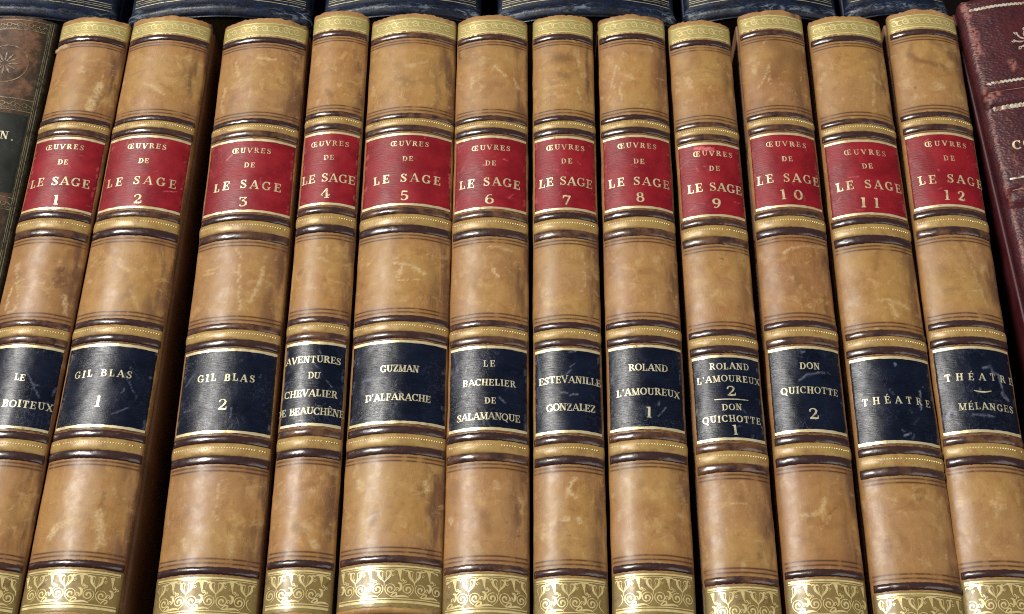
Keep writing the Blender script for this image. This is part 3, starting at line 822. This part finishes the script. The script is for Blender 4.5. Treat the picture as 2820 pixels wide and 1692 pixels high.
# ------------------------------------------------------------------ the twelve tan volumes
HEAD, TAIL = 129.1, -109.5
BANDS = [(118.9, 116.1, 1), (80.7, 78.1, 1), (75.2, 72.3, 1), (38.9, 36.0, 1), (31.7, 28.2, 1), (-5.0, -7.8, 1), (-11.1, -14.1, 1),
         (-46.4, -49.4, 1), (-53.4, -56.6, 1), (-90.7, -93.2, 1)]
GILT = [(77.9, 75.3), (35.7, 31.9), (-7.9, -11.0), (-49.6, -53.2)]
RULES = [115.1, 113.9, 83.4, 82.0, 27.2, 25.9, -2.4, -3.8, -57.5, -58.8, -88.2, -89.6, 71.9, 39.2, -14.4, -46.1]
LABELS = {1: 'tan leather book with 1 on its red label and a torn flap at its head',
 2: 'broad tan leather book with 2 on its red label, left of the wide dark gap',
 3: 'tan leather book with 3 on its red label, right of the wide dark gap',
 4: 'narrow tan leather book with 4 on red and four crowded lines on navy',
 5: 'widest tan leather book, 5 on its red label and cracked lower panel',
 6: 'tan leather book with 6 on its red label and BACHELIER on navy',
 7: 'slim tan leather book with 7 on red and a brown patch near its head',
 8: 'tan leather book with 8 on its red label and ROLAND on navy',
 9: 'slim tan leather book standing lower, 9 on red and seven lines on navy',
 10: 'tan leather book with browned top panel and 10 on its red label',
 11: 'tan leather book with 11 on red and one word THÉATRE on navy',
 12: 'water-stained tan leather book with 12 on red, next to the burgundy book'}
TINT = {1: ((0.405, 0.212, 0.068), (0.334, 0.158, 0.049)), 2: ((0.427, 0.230, 0.072), (0.376, 0.185, 0.055)), 3: ((0.416, 0.226, 0.075), (0.355, 0.172, 0.055)),
 4: ((0.427, 0.226, 0.072), (0.384, 0.181, 0.053)), 5: ((0.436, 0.237, 0.072), (0.384, 0.190, 0.056)), 6: ((0.427, 0.230, 0.076), (0.384, 0.185, 0.056)),
 7: ((0.436, 0.249, 0.079), (0.384, 0.195, 0.059)), 8: ((0.427, 0.230, 0.072), (0.376, 0.172, 0.049)), 9: ((0.427, 0.235, 0.072), (0.355, 0.163, 0.048)),
 10: ((0.384, 0.195, 0.062), (0.325, 0.140, 0.044)), 11: ((0.427, 0.235, 0.072), (0.366, 0.181, 0.052)), 12: ((0.427, 0.237, 0.076), (0.384, 0.195, 0.059))}

def spiral(cx, cy, r, a0, turns, sgn, w0, w1, n=34):
    u = np.linspace(0, 1, n)
    a = math.radians(a0) + sgn * u * turns * 2 * math.pi
    rr = r * (1 - .86 * u)
    return (np.stack([cx + rr * np.cos(a), cy + rr * np.sin(a)], -1), w0 + (w1 - w0) * u)
def bez(p0, p1, p2, p3, w0, wm, w1, n=16):
    t = np.linspace(0, 1, n)[:, None]
    p = (1 - t) ** 3 * np.array(p0) + 3 * t * (1 - t) ** 2 * np.array(p1) + 3 * t * t * (1 - t) * np.array(p2) + t ** 3 * np.array(p3)
    t = t[:, 0]
    return (p, w0 * (1 - t) ** 2 + 2 * wm * 2 * t * (1 - t) * .75 + w1 * t * t)

def tail_ornament(smax, phase):
    out = []; P = 9.2
    k0 = int(-smax / P) - 1
    for k in range(k0, -k0 + 1):
        c = k * P + phase
        top, mid, bot = -96.0, -99.6, -104.0
        L = []
        # tulip: two leaning petals round a small fan, on a forked stem
        jt = lambda a: a * (1 + .10 * math.sin(k * 2.3 + a))
        for sg in (-1, 1):
            L += [bez((c, mid - .3), (c + sg * .25, mid + 1.2), (c + sg * 1.9, mid + 1.2), (c + sg * jt(1.75), top - .3), .10, .55, .75)]
            L += [bez((c + sg * 1.75, top - .3), (c + sg * 1.9, top + .5), (c + sg * 2.5, top + .6), (c + sg * 2.7, top - .3), .60, .35, .12)]
            L += [bez((c + sg * 1.75, top - .35), (c + sg * 1.3, top + .4), (c + sg * .7, top + .3), (c + sg * .4, top - .4), .45, .30, .10)]
            L += [bez((c + sg * .4, top - .4), (c + sg * 1.0, top - .9), (c + sg * .5, mid + 1.3), (c + sg * .25, mid + 1.0), .12, .16, .06)]
        L += [bez((c, mid + .6), (c, mid + .2), (c, mid - .4), (c, mid - 1.0), .08, .20, .22)]
        # pair of volutes and the two runners that leave them
        L += [spiral(c - 2.0, mid - 2.1, 1.75, 62, 1.5, 1, .22, .62), spiral(c + 2.0, mid - 2.1, 1.7, 118, 1.45, -1, .22, .58)]
        L += [bez((c - .9, mid - .7), (c - .1, mid - 1.4), (c + .2, mid - 3.0), (c - 1.9, bot + .1), .22, .30, .12), bez((c + .9, mid - .7), (c + .1, mid - 1.4), (c - .2, mid - 3.0), (c + 1.9, bot + .1), .22, .30, .12)]
        # trumpet flower and hanging drop between the tulips
        d = c + P / 2
        L += [bez((d - 2.5, top - .25), (d - 1.2, top + 1.0), (d + 1.2, top + 1.0), (d + 2.4, top - .1), .08, .62, .08), bez((d - .1, top + .55), (d + .25, top - .5), (d + .0, top - 1.2), (d + .45, mid + .7), 1.35, .50, .18)]
        L += [spiral(d + .95, mid + .95, .5, 200, 1.0, 1, .25, .3, 14)]
        L += [bez((d - .5, mid - .2), (d + .9, mid + .1), (d + .9, mid - 2.2), (d - .2, mid - 2.7), .35, .85, .35), spiral(d - .45, mid - 2.0, .65, 250, 1.0, -1, .3, .3, 14)]
        L += [spiral(d - 1.9, top - 1.3, .55, 20, 1.0, 1, .14, .25, 12), spiral(d + 1.9, mid + .3, .5, 160, 1.0, -1, .14, .25, 12), bez((c - 3.4, mid + 1.2), (c - 2.8, mid + .2), (c - 3.2, mid - .4), (c - 3.9, mid - .5), .10, .3, .08)]
        # leaf sweeping along the foot
        L += [bez((d - 2.6, bot - .2), (d - 1.2, bot + 2.4), (d + .2, bot + .6), (d - 1.5, bot + .0), .35, .35, .5), bez((d - 2.6, bot - .1), (d - .6, bot - .4), (d + 1.4, bot + .9), (d + 3.0, bot - .3), .3, .75, .15)]
        for p, w in L:
            if (np.abs(p[:, 0]) < smax).all(): out.append((p, w * 1.0))
    x = np.linspace(-smax, smax, 60)
    for yy, ww in ((-94.35, .55), (-95.05, .22), (-104.75, .30), (-105.7, .75)):
        out.append((np.stack([x, yy + 0 * x], -1), np.full(60, ww)))
    return out

def head_ornament(smax, phase):
    out = []; P = 4.1
    for k in range(-6, 7):
        c = k * P + phase
        y = 122.9
        L = [_arc(c, y, 1.25, 1.15, 20, 300, 18, .30, .52), spiral(c + 1.9, y + .5, 1.0, 150, .8, -1, .3, .35, 16), bez((c + .9, y + .3), (c + 1.5, y - 1.4), (c + 2.4, y - 1.4), (c + 3.2, y - .2), .2, .5, .2), bez((c + .7, y + .8), (c + 1.4, y + 1.9), (c + 2.4, y + 1.7), (c + 3.1, y + .9), .15, .4, .15)]
        for p, w in L:
            if (np.abs(p[:, 0]) < smax).all(): out.append((p, w))
    x = np.linspace(-smax, smax, 50)
    for yy, ww in ((125.5, .40), (120.75, .26), (119.9, .62)):
        out.append((np.stack([x, yy + 0 * x], -1), np.full(50, ww)))
    return out

def make_volume(k):
    v = VOLUMES[k]
    rng = random.Random(100 + k); nr = np.random.RandomState(300 + k)
    ysc = v['ys']
    pr = Profile(v['w'], 33, 2.0, H0, k, wob=.20)
    root = thing('antique_book', LABELS[k], 'book', (v['x'], v['y'], 0), -math.atan(v['slope']), 'matching tan calf volumes in the front row')
    root.scale = (1, ysc, 1)
    y0, y1 = TAIL, HEAD
    # wear list: what the photograph shows plus small random rubbing
    wear = list(WEAR[k]); wear = [w for w in wear]
    for i in range(60):
        s = rng.uniform(-pr.sa, pr.sa); y = rng.uniform(y0, y1); L = rng.uniform(.4, 4.5); a = rng.gauss(math.pi / 2, .6)
        wear.append(([(s, y), (s + math.cos(a) * L * .5 + rng.uniform(-.2, .2), y + math.sin(a) * L * .5), (s + math.cos(a) * L, y + math.sin(a) * L)], rng.uniform(.10, .38), rng.uniform(.15, .55)))
    for i in range(16):
        s = rng.uniform(-pr.sa, pr.sa); y = rng.uniform(y0, y1)
        wear.append(([(s, y), (s + rng.uniform(-1, 1), y + rng.uniform(-2.5, 2.5))], rng.uniform(.8, 2.6), rng.uniform(.15, .45)))
    for i in range(18):
        s = rng.uniform(-pr.sa, pr.sa); y = rng.uniform(y0, y1)
        wear.append(([(s, y), (s + rng.uniform(-1.5, 1.5), y + rng.uniform(-4, 4))], rng.uniform(1, 5), -rng.uniform(.10, .34)))
    for i in range(14):
        s = rng.uniform(-pr.sa, pr.sa); y = rng.uniform(y0, y1)
        wear.append(([(s, y), (s + .1, y + .1)], rng.uniform(.25, .6), -rng.uniform(.3, .8)))
    for b in BANDS:                                            # nicks beside the bands
        for i in range(2):
            s = rng.uniform(-pr.sa, pr.sa); y = rng.choice((b[0] + .6, b[1] - .6))
            wear.append(([(s, y), (s + rng.uniform(-1, 1), y)], rng.uniform(.4, .9), rng.uniform(.3, .7)))
    light = [w for w in wear if w[2] > 0]; dark = [w for w in wear if w[2] < 0]
    ys = row_list(y0, y1, .55, [r for r in RULES] + [y0 + .8, y1 - .8], .16, .8)
    def attrs(S, Y):
        Sw = S + .9 * (vnoise(S * 1.1, Y * 1.1, k + 40) - .5) + .45 * (vnoise(S * 4, Y * 4, k + 41) - .5)
        Yw = Y + .9 * (vnoise(S * 1.1, Y * 1.1, k + 42) - .5) + .45 * (vnoise(S * 4, Y * 4, k + 43) - .5)
        rule = np.zeros(S.shape)
        for i, r in enumerate(RULES):
            rr = r + .10 * (vnoise(S * .25, S * 0 + i, k + 60) - .5)
            rule = np.maximum(rule, np.exp(-((Y - rr) / (.30 if i < 12 else .22)) ** 2) * (1 - sstep(pr.sa, pr.sa + 1.2, np.abs(S))))
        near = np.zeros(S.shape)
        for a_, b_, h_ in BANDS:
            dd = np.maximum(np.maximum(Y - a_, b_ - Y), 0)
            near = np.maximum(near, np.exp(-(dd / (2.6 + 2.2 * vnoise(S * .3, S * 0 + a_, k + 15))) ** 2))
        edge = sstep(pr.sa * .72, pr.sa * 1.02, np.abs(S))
        edge = np.where(S < 0, edge * .30, np.maximum(edge, .95 * sstep(pr.sa * .38, pr.sa * .92, S + 3.5 * (vnoise(S * .1, Y * .07, k + 91) - .5))))  # wide right-hand strip: stain together with painted-in shade
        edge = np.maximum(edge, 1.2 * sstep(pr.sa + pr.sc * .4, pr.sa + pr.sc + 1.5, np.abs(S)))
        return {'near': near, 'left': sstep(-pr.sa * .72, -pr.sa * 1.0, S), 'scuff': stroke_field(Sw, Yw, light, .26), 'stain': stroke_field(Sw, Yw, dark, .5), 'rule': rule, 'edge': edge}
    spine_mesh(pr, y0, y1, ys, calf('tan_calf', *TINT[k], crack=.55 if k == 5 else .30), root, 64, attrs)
    covers(pr, y0, y1, root, MAT['board'])
    # raised bands, dark and gilt
    sb = pr.sa + pr.sc * .55
    for i, (a, b, h) in enumerate(BANDS):
        o = 0
        sheet('raised_band', pr, -sb + rng.uniform(0, .5), sb - rng.uniform(0, .5), b, a, 0, MAT['band'], root, 60, 15, 0.14, k * 31 + i, bulge=rng.uniform(.60, .80), ends=1.5)
    for i, (a, b) in enumerate(GILT):
        g = sheet('gilt_band', pr, -sb - .2, sb + .2, b - .5, a + .5, 0, MAT['gilt_band'], root, 60, 17, 0.1, k * 57 + i, bulge=.62, ends=1.4)
        # line of gilt beads along the crest
        VV, FF, base = [], [], 0
        pitch = .86; yc = a - (a - b) * .40
        s = -pr.sa + .6
        while s < pr.sa - .5:
            if nr.rand() > .06:
                w = .58 * nr.uniform(.8, 1.1); hh = .62 * nr.uniform(.85, 1.1)
                ang = np.linspace(0, 2 * math.pi, 9)[:-1]
                jy = nr.uniform(-.04, .04)
                r1 = pr.P(s + .5 * w * np.cos(ang), yc + jy + .5 * hh * np.sin(ang), .50)
                r2 = pr.P(s + .28 * w * np.cos(ang), yc + jy + .28 * hh * np.sin(ang), .74)
                VV += [r1, r2]
                for q in range(8):
                    FF.append((base + q, base + (q + 1) % 8, base + 8 + (q + 1) % 8, base + 8 + q))
                FF.append(tuple(base + 8 + q for q in range(8)))
                base += 16
            s += pitch
        new_mesh('bead_line', np.concatenate(VV), FF, MAT['bead'], g)
    # lettering pieces
    def label_piece(name, ya, yb, mat, lines, tmat, wmark):
        def wf(S, Y):
            st = []
            for i in range(10):
                s = rng.uniform(-pr.sa, pr.sa); y = rng.uniform(yb, ya); L = rng.uniform(.5, 3); an = rng.uniform(0, 6.28)
                st.append(([(s, y), (s + math.cos(an) * L, y + math.sin(an) * L)], rng.uniform(.12, .5), rng.uniform(.15, .6) * wmark))
            for i in range(14):                                # rubbed edges
                s = rng.choice((-1, 1)) * pr.sa * rng.uniform(.93, 1.0); y = rng.uniform(yb, ya)
                st.append(([(s, y), (s + .1, y + rng.uniform(.2, 2))], rng.uniform(.3, .8), rng.uniform(.2, .8) * wmark))
            st += LABEL_WEAR.get(k, [])
            Sw = S + .5 * (vnoise(S * 2, Y * 2, k + 70) - .5); Yw = Y + .5 * (vnoise(S * 2, Y * 2, k + 71) - .5)
            return stroke_field(Sw, Yw, st, .35)
        lab = sheet(name, pr, -pr.sa - .25, pr.sa + .25, yb, ya, .14, mat, root, 70, 90, .22, k * 7 + (3 if ya > 0 else 5), extra=wf)
        st = []
        for (t, sc, wd, y, h) in lines:
            h = h * .88
            st += text_strokes(t, sc, wd, y, h, rng)
        ribbons('lettering', pr, st, .18, tmat, lab)
        for yy in (ya - .62, yb + .62):
            x = np.linspace(-pr.sa - .1, pr.sa + .1, 60)
            wv = .95 + .35 * (vnoise(x * .8, x * 0 + yy, k + 80) - .5)
            ribbons('gilt_rule', pr, [(np.stack([x, yy + .10 * (vnoise(x * .4, x * 0 + yy, k + 81) - .5)], -1), wv)], .17, MAT['rule'], lab)
        return lab
    Ls = LETTERING[k]
    label_piece('title_label', 71.5, 39.5, MAT['red'], Ls[:4], MAT['text'], .7)
    label_piece('volume_label', -14.7, -45.8, MAT['navy'], Ls[4:], MAT['text_navy'], 1.0)
    # gilt head cap and tail panel
    sg = pr.sa + pr.sc * .8
    hc = sheet('head_cap', pr, -sg, sg, 119.25, 126.4 + rng.uniform(-.3, .4), .07, MAT['gilt_cap'], root, 70, 24, .5, k * 11)
    ribbons('gilt_ornament', pr, head_ornament(pr.sa - .1, rng.uniform(-2, 2)), .095, MAT['orn'], hc)
    tp = sheet('tail_panel', pr, -sg, sg, -107.6, -93.5, .07, MAT['gilt_tail'], root, 70, 40, .25, k * 13)
    ribbons('gilt_ornament', pr, tail_ornament(pr.sa - .1, rng.uniform(-5, 5)), .095, MAT['orn'], tp)
    if k == 1:                                                # lifted flap of leather under the head band
        fl = sheet('torn_flap', pr, -pr.sa - 1.6, -pr.sa + 5.2, 112.9, 115.6, .5, calf('torn_calf', (.52, .37, .20), (.46, .31, .16)), root, 18, 9, .8, 77, bulge=.8, ends=.6)
    return root
for k in range(1, 13): make_volume(k)

# ------------------------------------------------------------------ blue volumes beyond
BLUE = [(-200.0, 86.0, 135.2, -7.5, 'blue leather book at the top left corner, behind the dark mottled book'),
        (-114.8, 70.6, 133.6, -5.6, 'wide blue leather book with rubbed tail, above tan books 2 and 3'),
        (-43.2, 61.6, 134.4, -6.0, 'blue leather book above tan books 4 and 5'),
        (29.1, 69.6, 133.7, -5.6, 'wide blue leather book curving above tan books 6, 7 and 8'),
        (97.7, 59.6, 133.7, -5.6, 'blue leather book above tan books 9, 10 and 11'),
        (150.6, 39.5, 134.2, -5.2, 'narrow blue leather book above tan book 12, beside the burgundy book')]
def make_blue(i, cx, w, yt, dz, label):
    rng = random.Random(900 + i)
    r = 3.0; arc = 22
    pr = Profile(w - 2 * r * (1 - math.sin(math.radians(arc))), arc, r, H0 + dz, 40 + i, wob=.25)
    root = thing('antique_book', label, 'book', (cx, 0, 0), 0, 'blue leather volumes in the row behind')
    ys = row_list(yt, yt + 210, 1.2, [yt + 3], .35, 4.5)
    def attrs(S, Y):
        e = Y - yt
        rub = np.exp(-((e - 3.2) / 1.7) ** 2) * (.10 + 1.1 * vnoise(S * .12, S * 0, 5 + i) ** 2) + .9 * sstep(pr.sa * .75, pr.sa, np.abs(S)) * np.exp(-((e - 3) / 4) ** 2)
        return {'rub': np.clip(rub, 0, 1)}
    def offs(S, Y):
        e = Y - yt
        return 1.0 * np.exp(-((e - 3.2) / 1.9) ** 2)
    spine_mesh(pr, yt, yt + 210, ys, MAT['blue'], root, 90, attrs, rim=1.4, offs=offs, head_jit=.2)
    covers(pr, yt, yt + 210, root, MAT['blue_board'], MAT['dark_pages'], 7)
    x = np.linspace(-pr.sa, pr.sa, 60)
    st = [(np.stack([x, yt + d + .15 * (vnoise(x * .3, x * 0 + d, i) - .5)], -1), np.full(60, ww)) for d, ww in ((8.2, .30), (9.6, .22), (10.5, .22), (11.6, .30))]
    for s in st: ribbons('gilt_rule', pr, [s], .12, MAT['blue_rule'], root)
for i, a in enumerate(BLUE): make_blue(i, *a)

# ------------------------------------------------------------------ burgundy book at the right
def make_burgundy():
    rng = random.Random(5)
    pr = Profile(46.0, 20, 4.0, H0 + 4.2, 61, wob=.3)
    slope = -.028; y0, y1 = TAIL - 2, 137.0
    root = thing('antique_book', 'burgundy grained leather book with scuffed pink edges, at the right edge', 'book', (175.0 + pr.xB, 0, 0), -math.atan(slope))
    st = []
    y = y0
    while y < y1:                                              # rubbed shoulder along the left edge
        L = rng.uniform(2, 9)
        st.append(([(-pr.sa - rng.uniform(.2, 1.0), y), (-pr.sa - rng.uniform(.0, .9), y + L)], rng.uniform(.4, 1.5), rng.uniform(.4, .9)))
        y += L * rng.uniform(.8, 1.35)
    st += [([(-pr.sa + .6, 122), (-pr.sa + .8, 110)], 2.6, .9), ([(-pr.sa - 1.2, 136), (-pr.sa - .2, 128)], 3.0, .9), ([(-12.5, 103.5), (-11.8, 100.5)], 2.8, .8),
           ([(-pr.sa + 1.0, 88.2), (-pr.sa + 3.8, 89.4)], 3.0, 1.0), ([(-pr.sa + 3.5, 46.5), (-pr.sa + 7, 49.5)], 2.4, .9), ([(-pr.sa + 4, 62), (-pr.sa + 4.5, 58)], 1.2, .6)]
    def attrs(S, Y):
        Sw = S + 1.3 * (vnoise(S * .9, Y * .9, 7) - .5) + .5 * (vnoise(S * 3, Y * 3, 8) - .5); Yw = Y + 1.3 * (vnoise(S * .9, Y * .9, 9) - .5)
        return {'wear': stroke_field(Sw, Yw, st, .3)}
    BD = (87.5, 44.5, -5.0, -50.0)
    def offs(S, Y):
        o = 0
        for b in BD: o = o + 1.6 * np.exp(-(np.abs(Y - b) / 3.4) ** 4)
        return o * (1 - sstep(pr.sa - .5, pr.sa + 2.5, np.abs(S)))
    ys = row_list(y0, y1, .6, [], .2, .5)
    spine_mesh(pr, y0, y1, ys, MAT['morocco'], root, 110, attrs, rim=3.0, offs=offs, head_jit=.6)
    covers(pr, y0, y1, root, MAT['morocco_board'])
    class Q:                                                   # profile with the raised bands added
        def P(self, s, y, o): return pr.P(s, y, o + offs(np.asarray(s, float), np.asarray(y, float)))
    q = Q()
    x = np.linspace(-pr.sa + .9, pr.sa - .9, 220)
    def rope(y, wav, wd): return (np.stack([x, y + wav * np.sin(x * 4.2)], -1), wd * (.75 + .5 * np.abs(np.sin(x * 2.1 + .4))))
    lines = [rope(95.0, .35, .75), rope(83.2, .10, 1.35), rope(130.5, .30, .9), (np.stack([x, 52.6 + 0 * x], -1), np.full(220, .75)), (np.stack([x, 90.4 + 0 * x], -1), np.full(220, .22)), (np.stack([x, 47.0 + 0 * x], -1), np.full(220, .3)), rope(3.5, .3, .8), rope(-2.0, .1, 1.2)]
    for s in lines: ribbons('gilt_rule', q, [s], .10, MAT['silver'], root)
    # flower tool on the top panel
    fl = []
    cx, cy = -4.6, 113.0
    for a in range(0, 360, 45):
        c, s_ = math.cos(math.radians(a)), math.sin(math.radians(a))
        fl.append(bez((cx + c * .8, cy + s_ * .8), (cx + c * 2 - s_, cy + s_ * 2 + c), (cx + c * 3.4 - s_, cy + s_ * 3.4 + c), (cx + c * 4.6, cy + s_ * 4.6), .4, .8, .3))
        fl.append(spiral(cx + c * 5.0, cy + s_ * 5.0, .8, a, 1, 1, .4, .4, 12))
    ribbons('gilt_ornament', q, fl, .10, MAT['silver'], root)
    # tooled frame of the panel below the lettering
    fr = []
    xl = -pr.sa + 3.3
    for dx, wd in ((0, .75), (3.4, .45)):
        yy = np.linspace(38.6 - dx * .4, 2, 60); fr.append((np.stack([xl + dx + 0 * yy, yy], -1), np.full(60, wd)))
    for dy, wd in ((38.6, .9), (36.2, .45)):
        xx = np.linspace(xl, pr.sa - 3.3, 60); fr.append((np.stack([xx, dy + 0 * xx], -1), np.full(60, wd)))
    yy = 36.6
    while yy > 3:
        fr.append(bez((xl + .5, yy), (xl + 1.4, yy + .9), (xl + 2.4, yy + .5), (xl + 3.1, yy - .4), .35, .55, .3)); fr.append(spiral(xl + 1.9, yy - 1.1, .75, 30, 1, -1, .4, .35, 12)); yy -= 2.9
    xx = xl + 4.5
    while xx < pr.sa - 4:
        fr.append(spiral(xx, 37.4, .7, 30, 1, -1, .4, .35, 12)); xx += 2.6
    ribbons('gilt_ornament', q, fr, .10, MAT['silver'], root)
    ribbons('lettering', q, text_strokes('CO', -15.6, 7.0, 66.4, 3.8, rng), .2, MAT['text'], root)
make_burgundy()

# ------------------------------------------------------------------ dark mottled book at the left
def make_dark():
    rng = random.Random(6)
    pr = Profile(29.6, 30, 2.2, H0 - 2.6, 71, wob=.3)
    slope = .012; y0, y1 = TAIL, 131.0
    root = thing('antique_book', 'dark mottled leather book with black label and tooled oval, at the left edge', 'book', (-176.7 - pr.xB, 0, 0), -math.atan(slope))
    ys = row_list(y0, y1, 1.0, [], .2, .5)
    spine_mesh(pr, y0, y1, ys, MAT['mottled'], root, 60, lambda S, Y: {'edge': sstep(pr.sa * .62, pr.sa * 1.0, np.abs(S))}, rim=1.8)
    covers(pr, y0, y1, root, MAT['dark_board'])
    se = pr.sa
    lab = sheet('title_label', pr, -se + 2.2, se - 2.2, 49.5, 84.5, .10, MAT['black'], root, 40, 40, .2, 8, extra=lambda S, Y: 0 * S)
    ribbons('lettering', pr, text_strokes('N.', 7.3, 5.0, 74.0, 3.4, rng), .24, MAT['text_navy'], lab)
    st = []
    yy = np.linspace(y0 + 2, y1 - 2, 160)
    for d, w in ((se - .3, .30), (se - 1.1, .22), (se - 1.7, .3)):
        for sg in (-1, 1): st.append((np.stack([sg * d + 0 * yy, yy], -1), np.full(160, w)))
    x = np.linspace(-se + 1.5, se - 1.5, 60)
    for c in (128.2, 123.6, 91.2, 86.0, 48.0, 43.0, 2.0, -3.0):
        st.append((np.stack([x, c + 0 * x], -1), np.full(60, .35)))
    for c in (125.9, 88.6, 45.5):
        xx = -se + 2.4
        while xx < se - 2:
            st.append(_arc(xx, c, .9, .9, 0, 360, 16, .22, .32)); st.append(bez((xx + 1, c), (xx + 1.6, c + 1.2), (xx + 2.4, c - 1.2), (xx + 3, c), .2, .35, .2)); xx += 4
        st.append((np.stack([x, c - 1.7 + .35 * np.sign(np.sin(x * 6))], -1), np.full(60, .2)))
    ov = [_arc(.4, 107.0, 8.6, 8.8, 0, 360, 60, .35, .5)]
    for a in range(0, 360, 30):
        c, s_ = math.cos(math.radians(a)), math.sin(math.radians(a))
        ov.append((np.array([(.4 + c * 1.2, 107 + s_ * 1.2), (.4 + c * 3.4, 107 + s_ * 3.4), (.4 + c * 5.4, 107 + s_ * 5.4)]), np.array([.25, .8, .2])))
    ribbons('blind_tooling', pr, st, .10, MAT['dull'], root)
    ribbons('gilt_ornament', pr, ov, .11, foil('faded_gilt_oval', (.26, .17, .09), (.36, .26, .15), (.13, .07, .04), .2, .45, .50), root)
make_dark()
